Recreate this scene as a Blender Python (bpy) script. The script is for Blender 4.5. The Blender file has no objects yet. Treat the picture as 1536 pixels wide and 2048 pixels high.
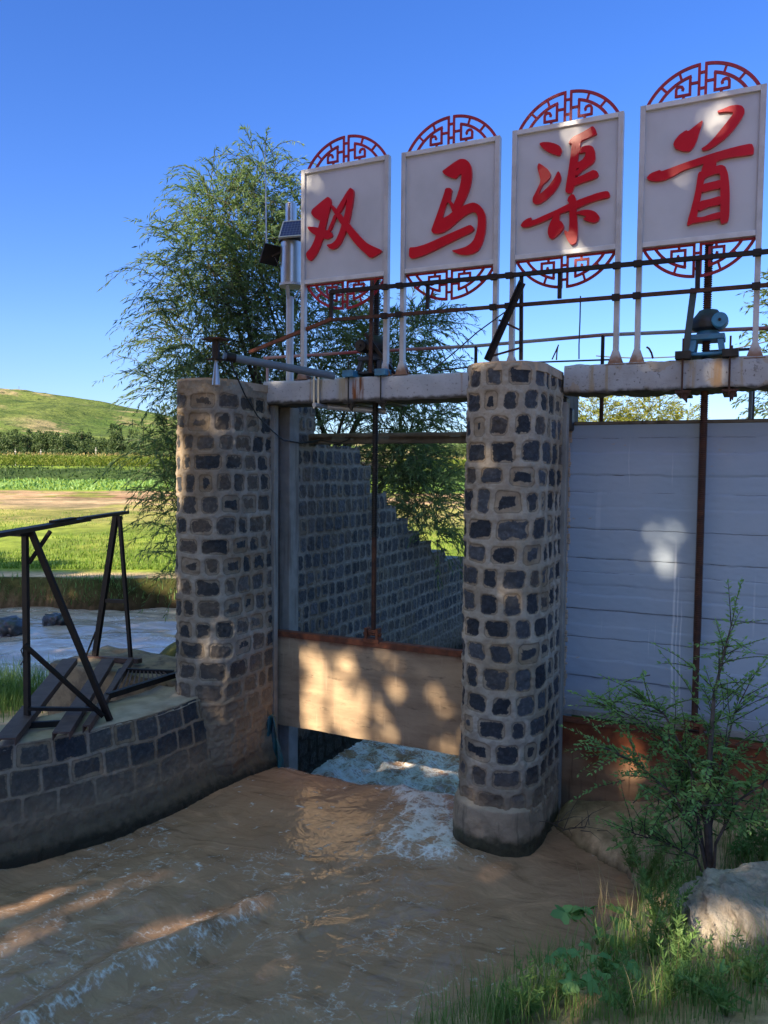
import bpy, bmesh, math, random
import numpy as np
from mathutils import Vector, Matrix
S = bpy.context.scene
COL = S.collection
RNG = np.random.default_rng(7)
random.seed(7)
# ---------------------------------------------------------------- camera model (eye 3 m above the water, gate runs along X)
F, YAW, PITCH, ROLL, EYE = 1560.0, math.radians(25.2), math.radians(-3.02), math.radians(-.55), 3.0
def _rot():
    y, p, r = YAW, PITCH, ROLL
    Rz = np.array([[math.cos(y), -math.sin(y), 0], [math.sin(y), math.cos(y), 0], [0, 0, 1]])
    Rx = np.array([[1, 0, 0], [0, math.cos(p), -math.sin(p)], [0, math.sin(p), math.cos(p)]])
    Ry = np.array([[math.cos(r), 0, math.sin(r)], [0, 1, 0], [-math.sin(r), 0, math.cos(r)]])
    return Rz @ Rx @ Ry
R = _rot(); EYEP = np.array([0, 0, EYE])
def _ray(px, py): return R @ np.array([(px - 768) / F, 1.0, (1024 - py) / F])
def aty(px, py, Y): d = _ray(px, py); return EYEP + d * (Y / d[1])
def atx(px, py, X): d = _ray(px, py); return EYEP + d * (X / d[0])
def atz(px, py, z=0.0): d = _ray(px, py); return EYEP + d * ((z - EYE) / d[2])
def atw(px, py, w): d = _ray(px, py); return EYEP + d * (w / (-math.sin(YAW) * d[0] + math.cos(YAW) * d[1]))
FW = np.array([-math.sin(YAW), math.cos(YAW)]); RT = np.array([math.cos(YAW), math.sin(YAW)])   # forward and right on the ground
# ---------------------------------------------------------------- numpy noise
def _h(ix, iy, s):
    n = (ix.astype(np.int64) * 374761393 + iy.astype(np.int64) * 668265263 + s * 974711) & 0x7fffffff
    n = ((n ^ (n >> 13)) * 1274126177) & 0x7fffffff
    return ((n ^ (n >> 16)) & 0xffff) / 65535.0
def vn(x, y, s=0):
    x = np.asarray(x, float); y = np.asarray(y, float)
    ix = np.floor(x); iy = np.floor(y); fx = x - ix; fy = y - iy
    fx = fx * fx * (3 - 2 * fx); fy = fy * fy * (3 - 2 * fy)
    a = _h(ix, iy, s); b = _h(ix + 1, iy, s); c = _h(ix, iy + 1, s); d = _h(ix + 1, iy + 1, s)
    return (a + (b - a) * fx) * (1 - fy) + (c + (d - c) * fx) * fy
def fbm(x, y, o=4, s=0):
    t = 0; a = .5
    for k in range(o):
        t = t + a * vn(x * 2 ** k + 17.3 * k, y * 2 ** k - 9.1 * k, s + k); a *= .5
    return t / (1 - .5 ** o)
def sst(a, b, x):
    t = np.clip((x - a) / (b - a), 0, 1); return t * t * (3 - 2 * t)
# ---------------------------------------------------------------- objects
def tag(o, label=None, cat=None, group=None, kind=None):
    if label: o['label'] = label
    if cat: o['category'] = cat
    if group: o['group'] = group
    if kind: o['kind'] = kind
    return o
def empty(name, loc, label, cat, group=None):
    o = bpy.data.objects.new(name, None); COL.objects.link(o)
    o.location = [float(c) for c in loc]; o.empty_display_size = .2
    return tag(o, label, cat, group)
def base_of(o):
    v = Vector((0, 0, 0))
    while o: v = v + Vector(o.location); o = o.parent
    return v
def link(name, me, mats, parent=None):
    o = bpy.data.objects.new(name, me); COL.objects.link(o)
    for m in (mats if isinstance(mats, (list, tuple)) else [mats]): me.materials.append(m)
    if parent: o.parent = parent
    return o
class MB:
    def __init__(s): s.v = []; s.f = []; s.sm = []
    def add(s, vs, fs, smooth=False):
        o = len(s.v); s.v += [tuple(float(c) for c in p) for p in vs]
        s.f += [tuple(i + o for i in f) for f in fs]; s.sm += [smooth] * len(fs); return s
    def box(s, c, d):
        c = np.array(c, float); d = np.array(d, float) / 2
        vs = [c + d * np.array(k) for k in ((-1,-1,-1),(1,-1,-1),(1,1,-1),(-1,1,-1),(-1,-1,1),(1,-1,1),(1,1,1),(-1,1,1))]
        return s.add(vs, [(0,3,2,1),(4,5,6,7),(0,1,5,4),(1,2,6,5),(2,3,7,6),(3,0,4,7)])
    def box2(s, lo, hi):
        lo = np.array(lo, float); hi = np.array(hi, float); return s.box((lo + hi) / 2, hi - lo)
    def bar(s, p, q, w, h, up=(0, 0, 1)):
        p = np.array(p, float); q = np.array(q, float); d = q - p; d = d / np.linalg.norm(d)
        u = np.array(up, float); a = np.cross(d, u)
        if np.linalg.norm(a) < 1e-3: a = np.cross(d, (0, 1, 0))
        a /= np.linalg.norm(a); b = np.cross(a, d)
        vs = [e + a * w / 2 * i + b * h / 2 * j for e in (p, q) for i, j in ((-1,-1),(1,-1),(1,1),(-1,1))]
        return s.add(vs, [(0,1,2,3),(7,6,5,4),(0,4,5,1),(1,5,6,2),(2,6,7,3),(3,7,4,0)])
    def angle(s, p, q, w, t=.006, up=(0, 0, 1), flip=1):     # an L section
        p = np.array(p, float); q = np.array(q, float); d = (q - p) / np.linalg.norm(q - p)
        a = np.cross(d, np.array(up, float)); a /= np.linalg.norm(a); b = np.cross(a, d)
        s.bar(p, q, w, t, up); off = a * (w / 2 - t / 2) * flip + b * (-(w / 2) - t / 2)
        return s.bar(p + off, q + off, t, w, up)
    def tube(s, pts, r, n=10, cap=True):
        pts = [np.array(p, float) for p in pts]; m = len(pts)
        rs = list(r) if isinstance(r, (list, tuple, np.ndarray)) else [r] * m
        vs = []; prev = None
        for i, p in enumerate(pts):
            d = pts[min(i + 1, m - 1)] - pts[max(i - 1, 0)]; d = d / (np.linalg.norm(d) + 1e-9)
            if prev is None:
                a = np.cross(d, (0, 0, 1));
                if np.linalg.norm(a) < .1: a = np.cross(d, (0, 1, 0))
            else: a = prev - d * np.dot(prev, d)
            a /= np.linalg.norm(a); prev = a; b = np.cross(d, a)
            for k in range(n):
                t = 2 * math.pi * k / n; vs.append(p + rs[i] * (a * math.cos(t) + b * math.sin(t)))
        fs = [(i*n+k, i*n+(k+1) % n, (i+1)*n+(k+1) % n, (i+1)*n+k) for i in range(m-1) for k in range(n)]
        s.add(vs, fs, n > 5)
        if cap:
            o = len(s.v) - len(vs)
            s.f += [tuple(o + k for k in range(n))[::-1], tuple(o + (m-1)*n + k for k in range(n))]; s.sm += [False, False]
        return s
    def lathe(s, c, prof, n=24, axis='z'):
        vs = []
        for r, h in prof:
            for k in range(n):
                t = 2 * math.pi * k / n; x, y = r * math.cos(t), r * math.sin(t)
                p = {'z': (x, y, h), 'y': (x, h, y), 'x': (h, x, y)}[axis]
                vs.append(np.array(c, float) + p)
        m = len(prof)
        fs = [(i*n+k, i*n+(k+1) % n, (i+1)*n+(k+1) % n, (i+1)*n+k) for i in range(m-1) for k in range(n)]
        return s.add(vs, fs, True)
    def poly(s, pts, depth):                                  # closed outline (list of 3D points) extruded by depth vector
        pts = [np.array(p, float) for p in pts]; n = len(pts); dv = np.array(depth, float)
        from mathutils.geometry import tessellate_polygon
        tris = [tuple(t) for t in tessellate_polygon([[Vector([float(c) for c in p]) for p in pts]])]
        fs = [t for t in tris] + [tuple(i + n for i in t[::-1]) for t in tris] + [(i, i + n, (i+1) % n + n, (i+1) % n) for i in range(n)]
        return s.add(pts + [p + dv for p in pts], fs)
    def strip(s, pts, w, o3, ax, az, dep, closed=False):      # flat ribbon of width w along 2D points in the plane (o3; ax, az), thickness dep
        P = [np.array(p, float) for p in pts]; n = len(P); L = []; Rr = []
        for i in range(n):
            d = P[min(i+1, n-1)] - P[max(i-1, 0)]; d /= np.linalg.norm(d)
            if 0 < i < n-1:
                d0 = (P[i]-P[i-1])/np.linalg.norm(P[i]-P[i-1]); d1 = (P[i+1]-P[i])/np.linalg.norm(P[i+1]-P[i])
                k = 1 / max(.5, math.sqrt(max(.05, (1 + np.dot(d0, d1)) / 2)))
            else: k = 1
            nn = np.array([-d[1], d[0]]) * w / 2 * k; L.append(P[i]+nn); Rr.append(P[i]-nn)
        to = lambda q: np.array(o3) + np.array(ax) * q[0] + np.array(az) * q[1]
        dep = np.array(dep, float)
        A = [to(q) for q in L]; B = [to(q) for q in Rr]
        vs = A + B + [p + dep for p in A] + [p + dep for p in B]; fs = []
        for i in range(n-1):
            fs += [(i, i+1, n+i+1, n+i), (2*n+i+1, 2*n+i, 3*n+i, 3*n+i+1), (i+1, i, 2*n+i, 2*n+i+1), (n+i, n+i+1, 3*n+i+1, 3*n+i)]
        fs += [(0, n, 3*n, 2*n), (n-1, 3*n-1, 4*n-1, 2*n-1)]
        return s.add(vs, fs)
    def build(s, name, m, parent=None, bevel=0):
        b = np.array(base_of(parent)) if parent else np.zeros(3)
        me = bpy.data.meshes.new(name); me.from_pydata([tuple(np.array(v) - b) for v in s.v], [], s.f); me.update()
        me.polygons.foreach_set('use_smooth', s.sm)
        bm = bmesh.new(); bm.from_mesh(me); bmesh.ops.recalc_face_normals(bm, faces=bm.faces); bm.to_mesh(me); bm.free()
        me.set_sharp_from_angle(angle=math.radians(38))
        o = link(name, me, m, parent)
        if bevel:
            bv = o.modifiers.new('bevel', 'BEVEL'); bv.width = bevel; bv.segments = 2; bv.limit_method = 'ANGLE'
        return o
def npmesh(name, V, Fq, m, parent=None, smooth=True, attrs=None, sub=True):
    V = np.asarray(V, float); Fq = np.asarray(Fq, np.int64)
    if parent and sub: V = V - np.array(base_of(parent))
    me = bpy.data.meshes.new(name); k = Fq.shape[1]
    me.vertices.add(len(V)); me.vertices.foreach_set('co', V.astype(np.float32).ravel())
    me.loops.add(Fq.size); me.loops.foreach_set('vertex_index', Fq.ravel().astype(np.int32))
    me.polygons.add(len(Fq)); me.polygons.foreach_set('loop_start', (np.arange(len(Fq)) * k).astype(np.int32))
    me.polygons.foreach_set('use_smooth', np.full(len(Fq), smooth))
    for an, av in (attrs or {}).items():
        av = np.asarray(av, np.float32)
        if av.ndim == 1: a = me.attributes.new(an, 'FLOAT', 'POINT'); a.data.foreach_set('value', av)
        else: a = me.attributes.new(an, 'FLOAT_COLOR', 'POINT'); a.data.foreach_set('color', np.c_[av, np.ones(len(av))].astype(np.float32).ravel())
    me.update(calc_edges=True); me.validate()
    return link(name, me, m, parent)
def gridfaces(nu, nv):
    i, j = np.meshgrid(np.arange(nu - 1), np.arange(nv - 1), indexing='ij')
    a = (i * nv + j).ravel(); return np.c_[a, a + nv, a + nv + 1, a + 1]
# leaves: one rhombus per leaf, all numpy
def leafquads(P, D, L, W, side=None, fold=.0):
    n = len(P); D = D / (np.linalg.norm(D, axis=1, keepdims=True) + 1e-9)
    if side is None: side = RNG.normal(size=(n, 3))
    Sd = np.cross(D, side); Sd /= (np.linalg.norm(Sd, axis=1, keepdims=True) + 1e-9)
    L = np.broadcast_to(L, n)[:, None]; W = np.broadcast_to(W, n)[:, None]
    N = np.cross(Sd, D)
    m = P + D * L * .42 + N * L * fold
    V = np.stack([P, m + Sd * W / 2, P + D * L, m - Sd * W / 2], 1).reshape(-1, 3)
    return V, np.arange(4 * n).reshape(-1, 4)
# ---------------------------------------------------------------- materials
class NT:
    def __init__(s, name):
        s.m = bpy.data.materials.new(name); s.m.use_nodes = True; s.t = s.m.node_tree; s.t.nodes.clear()
        s.out = s.n('ShaderNodeOutputMaterial'); s.b = s.n('ShaderNodeBsdfPrincipled'); s.t.links.new(s.b.outputs[0], s.out.inputs[0])
    def n(s, t, **k):
        o = s.t.nodes.new(t)
        for a, v in k.items(): setattr(o, a, v)
        return o
    def put(s, sock, v):
        if isinstance(v, bpy.types.NodeSocket): s.t.links.new(v, sock)
        elif isinstance(v, bpy.types.Node): s.t.links.new(v.outputs[0], sock)
        else:
            if sock.type == 'RGBA' and len(v) == 3: v = (*v, 1)
            sock.default_value = v
    def set(s, **k):
        nm = dict(col='Base Color', rough='Roughness', metal='Metallic', normal='Normal', spec='Specular IOR Level', ior='IOR', sub='Subsurface Weight', trans='Transmission Weight', coat='Coat Weight')
        for a, v in k.items(): s.put(s.b.inputs[nm[a]], v)
        return s
    def pos(s):
        if not hasattr(s, '_p'): s._p = s.n('ShaderNodeNewGeometry').outputs['Position']
        return s._p
    def obj(s): return s.n('ShaderNodeTexCoord').outputs['Object']
    def map(s, scale=(1, 1, 1), loc=(0, 0, 0), vec=None, rot=(0, 0, 0)):
        m = s.n('ShaderNodeMapping'); s.put(m.inputs[0], vec or s.pos()); m.inputs['Scale'].default_value = scale; m.inputs['Location'].default_value = loc; m.inputs['Rotation'].default_value = rot
        return m.outputs[0]
    def noise(s, sc, det=4, rough=.55, vec=None, dist=0):
        m = s.n('ShaderNodeTexNoise'); s.put(m.inputs['Vector'], vec or s.pos()); m.inputs['Scale'].default_value = sc
        m.inputs['Detail'].default_value = det; m.inputs['Roughness'].default_value = rough; m.inputs['Distortion'].default_value = dist
        return m.outputs[0]
    def vor(s, sc, vec=None, feature='F1', out=0):
        m = s.n('ShaderNodeTexVoronoi', feature=feature); s.put(m.inputs['Vector'], vec or s.pos()); m.inputs['Scale'].default_value = sc; return m.outputs[out]
    def ramp(s, f, a, b, ca=0., cb=1.):           # float -> float, linear clamp
        m = s.n('ShaderNodeMapRange'); m.interpolation_type = 'SMOOTHSTEP'; s.put(m.inputs[0], f)
        for i, v in ((1, a), (2, b), (3, ca), (4, cb)): m.inputs[i].default_value = v
        return m.outputs[0]
    def mix(s, f, a, b, blend='MIX'):
        m = s.n('ShaderNodeMix', data_type='RGBA', blend_type=blend); m.clamp_factor = True
        s.put(m.inputs['Factor'], f); s.put(m.inputs['A'], a); s.put(m.inputs['B'], b)
        return m.outputs['Result']
    def math(s, op, a, b=0.0, c=0.0):
        m = s.n('ShaderNodeMath', operation=op); s.put(m.inputs[0], a); s.put(m.inputs[1], b); s.put(m.inputs[2], c); return m.outputs[0]
    def attr(s, name, out='Fac'): return s.n('ShaderNodeAttribute', attribute_name=name).outputs[out]
    def xyz(s, vec=None):
        m = s.n('ShaderNodeSeparateXYZ'); s.put(m.inputs[0], vec or s.pos()); return m.outputs
    def bump(s, h, st=.5, d=.01):
        m = s.n('ShaderNodeBump'); m.inputs['Strength'].default_value = st; m.inputs['Distance'].default_value = d; s.put(m.inputs['Height'], h); s.put(s.b.inputs['Normal'], m.outputs[0]); return s
def simple(name, c, c2=None, sc=8, rough=.6, metal=0, bump=0, spec=.5):
    t = NT(name); n = t.noise(sc, 6)
    t.set(col=t.mix(t.ramp(n, .35, .68), c, c2) if c2 else c, rough=rough, metal=metal, spec=spec)
    if bump: t.bump(t.noise(sc * 5, 6), bump, .01)
    return t.m
def leafmat(name, a, b, trans=.35, sc=1.2, rough=.55):
    t = NT(name); n = t.noise(sc, 3); g = t.n('ShaderNodeNewGeometry')
    rnd = t.math('ADD', t.math('MULTIPLY', n, .6), t.math('MULTIPLY', g.outputs['Random Per Island'], .4))
    c = t.mix(t.ramp(rnd, .25, .75), a, b); t.set(col=c, rough=rough, spec=.25)
    tr = t.n('ShaderNodeBsdfTranslucent'); t.put(tr.inputs[0], t.mix(1., c, (.9, 1., .45), 'MULTIPLY'))
    ms = t.n('ShaderNodeMixShader'); ms.inputs[0].default_value = trans
    t.t.links.new(t.b.outputs[0], ms.inputs[1]); t.t.links.new(tr.outputs[0], ms.inputs[2]); t.t.links.new(ms.outputs[0], t.out.inputs[0])
    return t.m
M = {}
def masonry_mat(name, mortar, mortar2, stone, stone2, mud=(.28, .205, .135), mudz=(.0, .0), dirt=.0):
    t = NT(name); sd, fr, sid = t.attr('sd'), t.attr('fr'), t.attr('sid')
    nf = t.noise(70, 5); nm = t.noise(9, 5); nl = t.noise(1.3, 4)
    sdn = t.math('ADD', sd, t.math('MULTIPLY', t.math('SUBTRACT', nf, .5), .030))
    mk = t.ramp(sdn, -.002, .004)
    mo = t.mix(t.ramp(nm, .3, .7), mortar, mortar2)
    mo = t.mix(t.ramp(nl, .42, .66), mo, t.mix(1., mo, (.78, .70, .60), 'MULTIPLY'))
    rib = t.ramp(fr, .004, -.006)
    mo = t.mix(rib, t.mix(1., mo, (.84, .78, .70), 'MULTIPLY'), mo)
    crev = t.math('MULTIPLY', t.ramp(t.math('ABSOLUTE', t.math('SUBTRACT', fr, .004)), .005, .0), .45)
    mo = t.mix(crev, mo, (.06, .05, .042))
    st = t.mix(t.math('POWER', sid, 1.6), stone, tuple(k * 1.45 for k in stone2)); st = t.mix(t.math('MULTIPLY', t.ramp(t.math('ABSOLUTE', t.math('SUBTRACT', sid, .62)), .07, .03), .6), st, (.115, .088, .066)); st = t.mix(t.ramp(t.noise(35, 5), .45, .75), st, t.mix(1., st, (1.9, 1.8, 1.7), 'MULTIPLY'))
    st = t.mix(t.math('MULTIPLY', t.ramp(t.noise(130, 3), .68, .74), .5), st, (.32, .31, .3))
    dv = t.math('MULTIPLY', t.ramp(t.noise(.9, 3), .5, .68), dirt)
    st = t.mix(dv, st, (.15, .115, .08))
    mo = t.mix(t.math('MULTIPLY', t.ramp(t.noise(85, 5, rough=.75), .56, .68), .55), mo, t.mix(1., mo, (.45, .42, .38), 'MULTIPLY')); mo = t.mix(t.math('MULTIPLY', t.ramp(t.noise(24, 6, rough=.7), .58, .70), .5), mo, t.mix(1., mo, (.6, .55, .5), 'MULTIPLY'))
    c = t.mix(mk, mo, st)
    z = t.xyz()[2]
    zz = t.math('ADD', z, t.math('MULTIPLY', t.math('SUBTRACT', t.noise(5, 4), .5), .35))
    c = t.mix(t.ramp(zz, mudz[1], mudz[0], 0, .88), c, t.mix(t.ramp(nm, .3, .7), mud, (.36, .27, .18)))
    z2 = t.math('ADD', z, t.math('MULTIPLY', t.math('SUBTRACT', t.noise(14, 4), .5), .10))
    c = t.mix(t.ramp(z2, .12, .03), c, (.018, .020, .012))
    c = t.mix(t.ramp(z2, .3, .12, 0, .55), c, (.055, .045, .032))
    t.set(col=c, rough=t.ramp(mk, 0, 1, .92, .62), spec=.3)
    t.bump(t.math('ADD', t.noise(45, 8, rough=.7), t.math('MULTIPLY', t.noise(160, 4, rough=.7), .5)), .95, .016)
    return t.m
M['pier'] = masonry_mat('pier_masonry', (.50, .44, .36), (.37, .32, .26), (.024, .029, .039), (.055, .060, .070), mudz=(.25, .75))
M['pier_brown'] = masonry_mat('pier_masonry_muddy', (.43, .38, .315), (.30, .265, .22), (.022, .028, .036), (.075, .068, .062), mudz=(.35, 1.3), dirt=.75)
M['stair'] = masonry_mat('stair_masonry', (.33, .30, .255), (.24, .22, .19), (.03, .034, .042), (.058, .06, .066), mudz=(-.2, .9), dirt=.5)
M['guide'] = masonry_mat('guide_masonry', (.44, .355, .265), (.31, .25, .19), (.036, .042, .050), (.06, .058, .056), mudz=(.18, .62), dirt=.3)
def concrete(name, a, b, st=None, rough=.85, bump=.4):
    t = NT(name); n = t.noise(6, 6); c = t.mix(t.ramp(n, .3, .7), a, b)
    c = t.mix(t.ramp(t.noise(2.1, 5), .5, .75, 0, .7), c, t.mix(1., c, (.62, .58, .52), 'MULTIPLY'))
    if st: c = t.mix(t.math('MULTIPLY', t.ramp(t.noise(1., 5, vec=t.map((9, 9, .8))), .55, .7), .8), c, st)
    t.set(col=c, rough=rough, spec=.25); t.bump(t.math('ADD', t.noise(22, 6), t.math('MULTIPLY', t.noise(120, 3), .3)), bump, .012)
    return t.m
M['cap'] = concrete('mortar_cap', (.52, .405, .30), (.37, .285, .205))
M['jamb'] = concrete('jamb_concrete', (.30, .285, .255), (.22, .21, .19), (.14, .12, .1))
M['jamb_dark'] = concrete('groove_concrete', (.17, .165, .155), (.12, .118, .112), (.08, .07, .06))
def beam_mat(name, a, b, stains, flake):
    t = NT(name); x, y, z = t.xyz(); n = t.noise(5, 6); c = t.mix(t.ramp(n, .3, .72), a, b)
    c = t.mix(t.ramp(t.noise(3.2, 6), 1 - flake, 1.02 - flake, 0, .8), c, (.36, .30, .235))
    c = t.mix(t.math('MULTIPLY', t.ramp(t.noise(40, 4), .60, .70), .35 + flake), c, (.11, .10, .095)); cv = t.n('ShaderNodeVectorMath', operation='ADD'); cn_ = t.n('ShaderNodeTexNoise'); t.put(cn_.inputs['Vector'], t.pos()); cn_.inputs['Scale'].default_value = 4.; cn_.inputs['Detail'].default_value = 5; cs_ = t.n('ShaderNodeVectorMath', operation='SCALE'); cs_.inputs['Scale'].default_value = .6; t.put(cs_.inputs[0], cn_.outputs['Color']); t.put(cv.inputs[0], t.pos()); t.put(cv.inputs[1], cs_.outputs[0]); ck = t.vor(3.2, cv.outputs[0], 'DISTANCE_TO_EDGE'); c = t.mix(t.math('MULTIPLY', t.math('MULTIPLY', t.ramp(ck, .030, .008), t.ramp(t.noise(4, 5), .50, .60)), 2.2 * max(0., flake - .18)), c, (.07, .065, .06))
    wob = t.math('MULTIPLY', t.math('SUBTRACT', t.noise(1, 5, vec=t.map((14, 3, 2.2))), .5), .10)
    for sx, sw, sc in stains:
        d = t.math('ABSOLUTE', t.math('SUBTRACT', t.math('ADD', x, wob), sx))
        f = t.math('MULTIPLY', t.ramp(d, sw, sw * .25), t.ramp(t.noise(1, 4, vec=t.map((30, 30, 3))), .3, .6))
        c = t.mix(f, c, sc)
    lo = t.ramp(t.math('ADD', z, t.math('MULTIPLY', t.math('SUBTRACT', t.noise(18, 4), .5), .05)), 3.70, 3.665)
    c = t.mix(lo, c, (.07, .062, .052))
    t.set(col=c, rough=.8, spec=.25); t.bump(t.math('ADD', t.noise(14, 6), t.math('MULTIPLY', t.noise(90, 4), .4)), .45, .012)
    return t.m
RUST = (.22, .075, .022)
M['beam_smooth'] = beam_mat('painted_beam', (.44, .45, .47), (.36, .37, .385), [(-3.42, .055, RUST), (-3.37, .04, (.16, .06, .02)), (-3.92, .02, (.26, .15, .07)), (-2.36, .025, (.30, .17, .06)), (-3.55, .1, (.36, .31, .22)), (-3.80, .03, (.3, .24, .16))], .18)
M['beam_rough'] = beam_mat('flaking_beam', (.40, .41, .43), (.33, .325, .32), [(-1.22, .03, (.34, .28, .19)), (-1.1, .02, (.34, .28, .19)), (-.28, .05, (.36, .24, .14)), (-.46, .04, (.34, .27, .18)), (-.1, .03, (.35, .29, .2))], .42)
M['old_beam'] = concrete('old_concrete', (.20, .165, .125), (.13, .105, .08), (.07, .055, .04))
def panel_blue():
    t = NT('blue_painted_concrete'); x, y, z = t.xyz()
    c = t.mix(t.ramp(t.noise(1.6, 5), .3, .7), (.31, .385, .49), (.355, .41, .50))
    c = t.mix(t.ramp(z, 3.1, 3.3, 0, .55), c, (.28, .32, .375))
    c = t.mix(t.ramp(t.noise(1, 6, vec=t.map((1.2, 1, .5))), .55, .75, 0, .5), c, (.43, .46, .51))
    wig = t.math('MULTIPLY', t.math('SUBTRACT', t.noise(1, 6, vec=t.map((5, 5, .6)), rough=.7), .5), .034)
    tot = None
    for k, (zz, br, wd) in enumerate(((3.30, .5, .004), (3.17, .62, .010), (2.98, .6, .010), (2.83, .5, .004), (2.70, .66, .009), (2.51, .36, .006), (2.25, .5, .007), (2.13, .52, .004), (2.02, .58, .004), (1.93, .6, .003), (1.80, .40, .007), (1.66, .6, .004), (1.55, .42, .006), (1.36, .6, .004), (1.20, .45, .006), (1.0, .55, .005))):
        d = t.math('ABSOLUTE', t.math('SUBTRACT', t.math('ADD', t.math('ADD', z, wig), t.math('MULTIPLY', x, .0)), zz))
        f = t.math('MULTIPLY', t.ramp(d, wd * .75, wd * .2), t.ramp(t.noise(1, 6, vec=t.map((4.5, 1, 20), (k * 3.7, 0, 0)), rough=.68), br - .06, br + .05))
        tot = f if tot is None else t.math('MAXIMUM', tot, f)
    c = t.mix(t.math('MULTIPLY', tot, .68), c, (.08, .08, .085))
    fl = t.math('MULTIPLY', t.ramp(t.noise(1, 6, vec=t.map((16, 16, 40))), .60, .66), t.ramp(t.noise(1, 3, vec=t.map((1.5, 1, 5.5))), .6, .68))
    c = t.mix(t.math('MULTIPLY', fl, .8), c, (.42, .34, .26))
    for dx, z0, z1, w, br in ((-.56, 2.45, 1.0, .012, .9), (-.53, 2.2, 1.05, .007, .8), (-.50, 1.95, .9, .008, .8), (-.75, 1.7, 1.45, .005, .5), (-.7, 1.75, 1.5, .005, .5), (-1.15, 1.75, 1.6, .005, .5), (-1.2, 2.9, 2.45, .03, .25), (-.95, 3.3, 2.9, .006, .4), (-.6, 3.2, 2.9, .006, .4), (.05, 2.2, 1.7, .01, .4)):
        d = t.math('ABSOLUTE', t.math('SUBTRACT', t.math('ADD', x, t.math('MULTIPLY', t.math('SUBTRACT', t.noise(1, 3, vec=t.map((1, 1, 3))), .5), .04)), dx))
        f = t.math('MULTIPLY', t.ramp(d, w, w * .3), t.math('MULTIPLY', t.ramp(z, z0 + .05, z0 - .25), t.ramp(z, z1 - .05, z1 + .1)))
        c = t.mix(t.math('MULTIPLY', f, br * .6), c, (.74, .76, .80))
    c = t.mix(t.ramp(t.math('ADD', z, t.math('MULTIPLY', t.math('SUBTRACT', t.noise(3, 5), .5), .5)), 1.15, .85, 0, .55), c, (.30, .27, .235))
    c = t.mix(1., c, (.93, .95, .93), 'MULTIPLY')
    t.set(col=c, rough=.62, spec=.35)
    h = t.math('SUBTRACT', t.math('MULTIPLY', t.noise(5, 5), 1.2), t.math('MULTIPLY', tot, 1.2))
    t.bump(h, .5, .012); return t.m
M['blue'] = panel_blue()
def mud_gate():
    t = NT('mud_coated_steel'); x, y, z = t.xyz()
    c = t.mix(t.ramp(t.noise(1, 6, vec=t.map((1.5, 1, 7)), rough=.65), .3, .7), (.42, .31, .20), (.28, .20, .13))
    c = t.mix(t.ramp(t.noise(1, 7, vec=t.map((4, 1, 16)), rough=.75), .55, .72, 0, .75), c, (.13, .095, .065))
    c = t.mix(t.ramp(t.noise(1, 4, vec=t.map((22, 1, 1.6))), .58, .72, 0, .5), c, (.5, .38, .26))
    c = t.mix(t.ramp(t.math('ADD', z, t.math('MULTIPLY', t.noise(7, 4), .12)), 1.27, 1.35, 0, .8), c, (.16, .055, .03))
    t.set(col=c, rough=.8, spec=.25); t.bump(t.noise(30, 6), .3, .008); return t.m
M['mudgate'] = mud_gate()
def rust_gate():
    t = NT('rusted_gate_steel'); x, y, z = t.xyz()
    c = t.mix(t.ramp(t.noise(7, 7, rough=.7), .3, .72), (.24, .075, .028), (.12, .035, .018))
    zz = t.math('ADD', z, t.math('MULTIPLY', t.math('SUBTRACT', t.noise(1, 6, vec=t.map((5, 1, 1.2))), .5), .55))
    c = t.mix(t.ramp(zz, .62, .36, 0, .85), c, t.mix(t.ramp(t.noise(1, 6, vec=t.map((3, 1, 9))), .35, .7), (.33, .21, .125), (.22, .135, .08)))
    c = t.mix(t.ramp(zz, .22, .08, 0, .9), c, (.15, .115, .08))
    c = t.mix(t.ramp(t.noise(1, 5, vec=t.map((20, 1, 1.4))), .58, .7, 0, .55), c, (.05, .022, .014))
    t.set(col=c, rough=.8, spec=.25); t.bump(t.noise(40, 6), .35, .008); return t.m
M['rustgate'] = rust_gate()
M['rust'] = simple('rusty_iron', (.05, .024, .018), (.10, .042, .024), 14, .8, .2, .3)
M['rust_red'] = simple('red_rust', (.20, .062, .028), (.10, .036, .02), 12, .85, 0, .3)
M['iron'] = simple('dark_painted_iron', (.010, .008, .008), (.020, .013, .011), 9, .6, .3, .2)
M['plank'] = simple('rusty_channel_steel', (.125, .075, .06), (.08, .045, .036), 6, .7, .2, .3)
M['black'] = simple('black_greasy_iron', (.012, .012, .013), (.03, .026, .022), 10, .5, .3, .2)
M['hoistblue'] = simple('blue_hoist_paint', (.04, .24, .42), (.05, .15, .24), 7, .5, 0, .15)
M['hoistdark'] = simple('grimy_hoist_casting', (.03, .045, .06), (.022, .02, .02), 9, .55, .1, .25)
M['bluebar'] = simple('blue_grey_bar', (.03, .075, .11), (.05, .06, .06), 9, .55, 0, .15)
M['greypipe'] = simple('blue_grey_pipe_paint', (.13, .175, .23), (.10, .13, .17), 5, .5, 0, .05)
M['panelwhite'] = simple('sign_white_sheet', (.50, .53, .575), (.43, .46, .50), 2.2, .36)
M['frame'] = simple('sign_frame_paint', (.62, .64, .67), (.52, .53, .55), 6, .35, .1)
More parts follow.
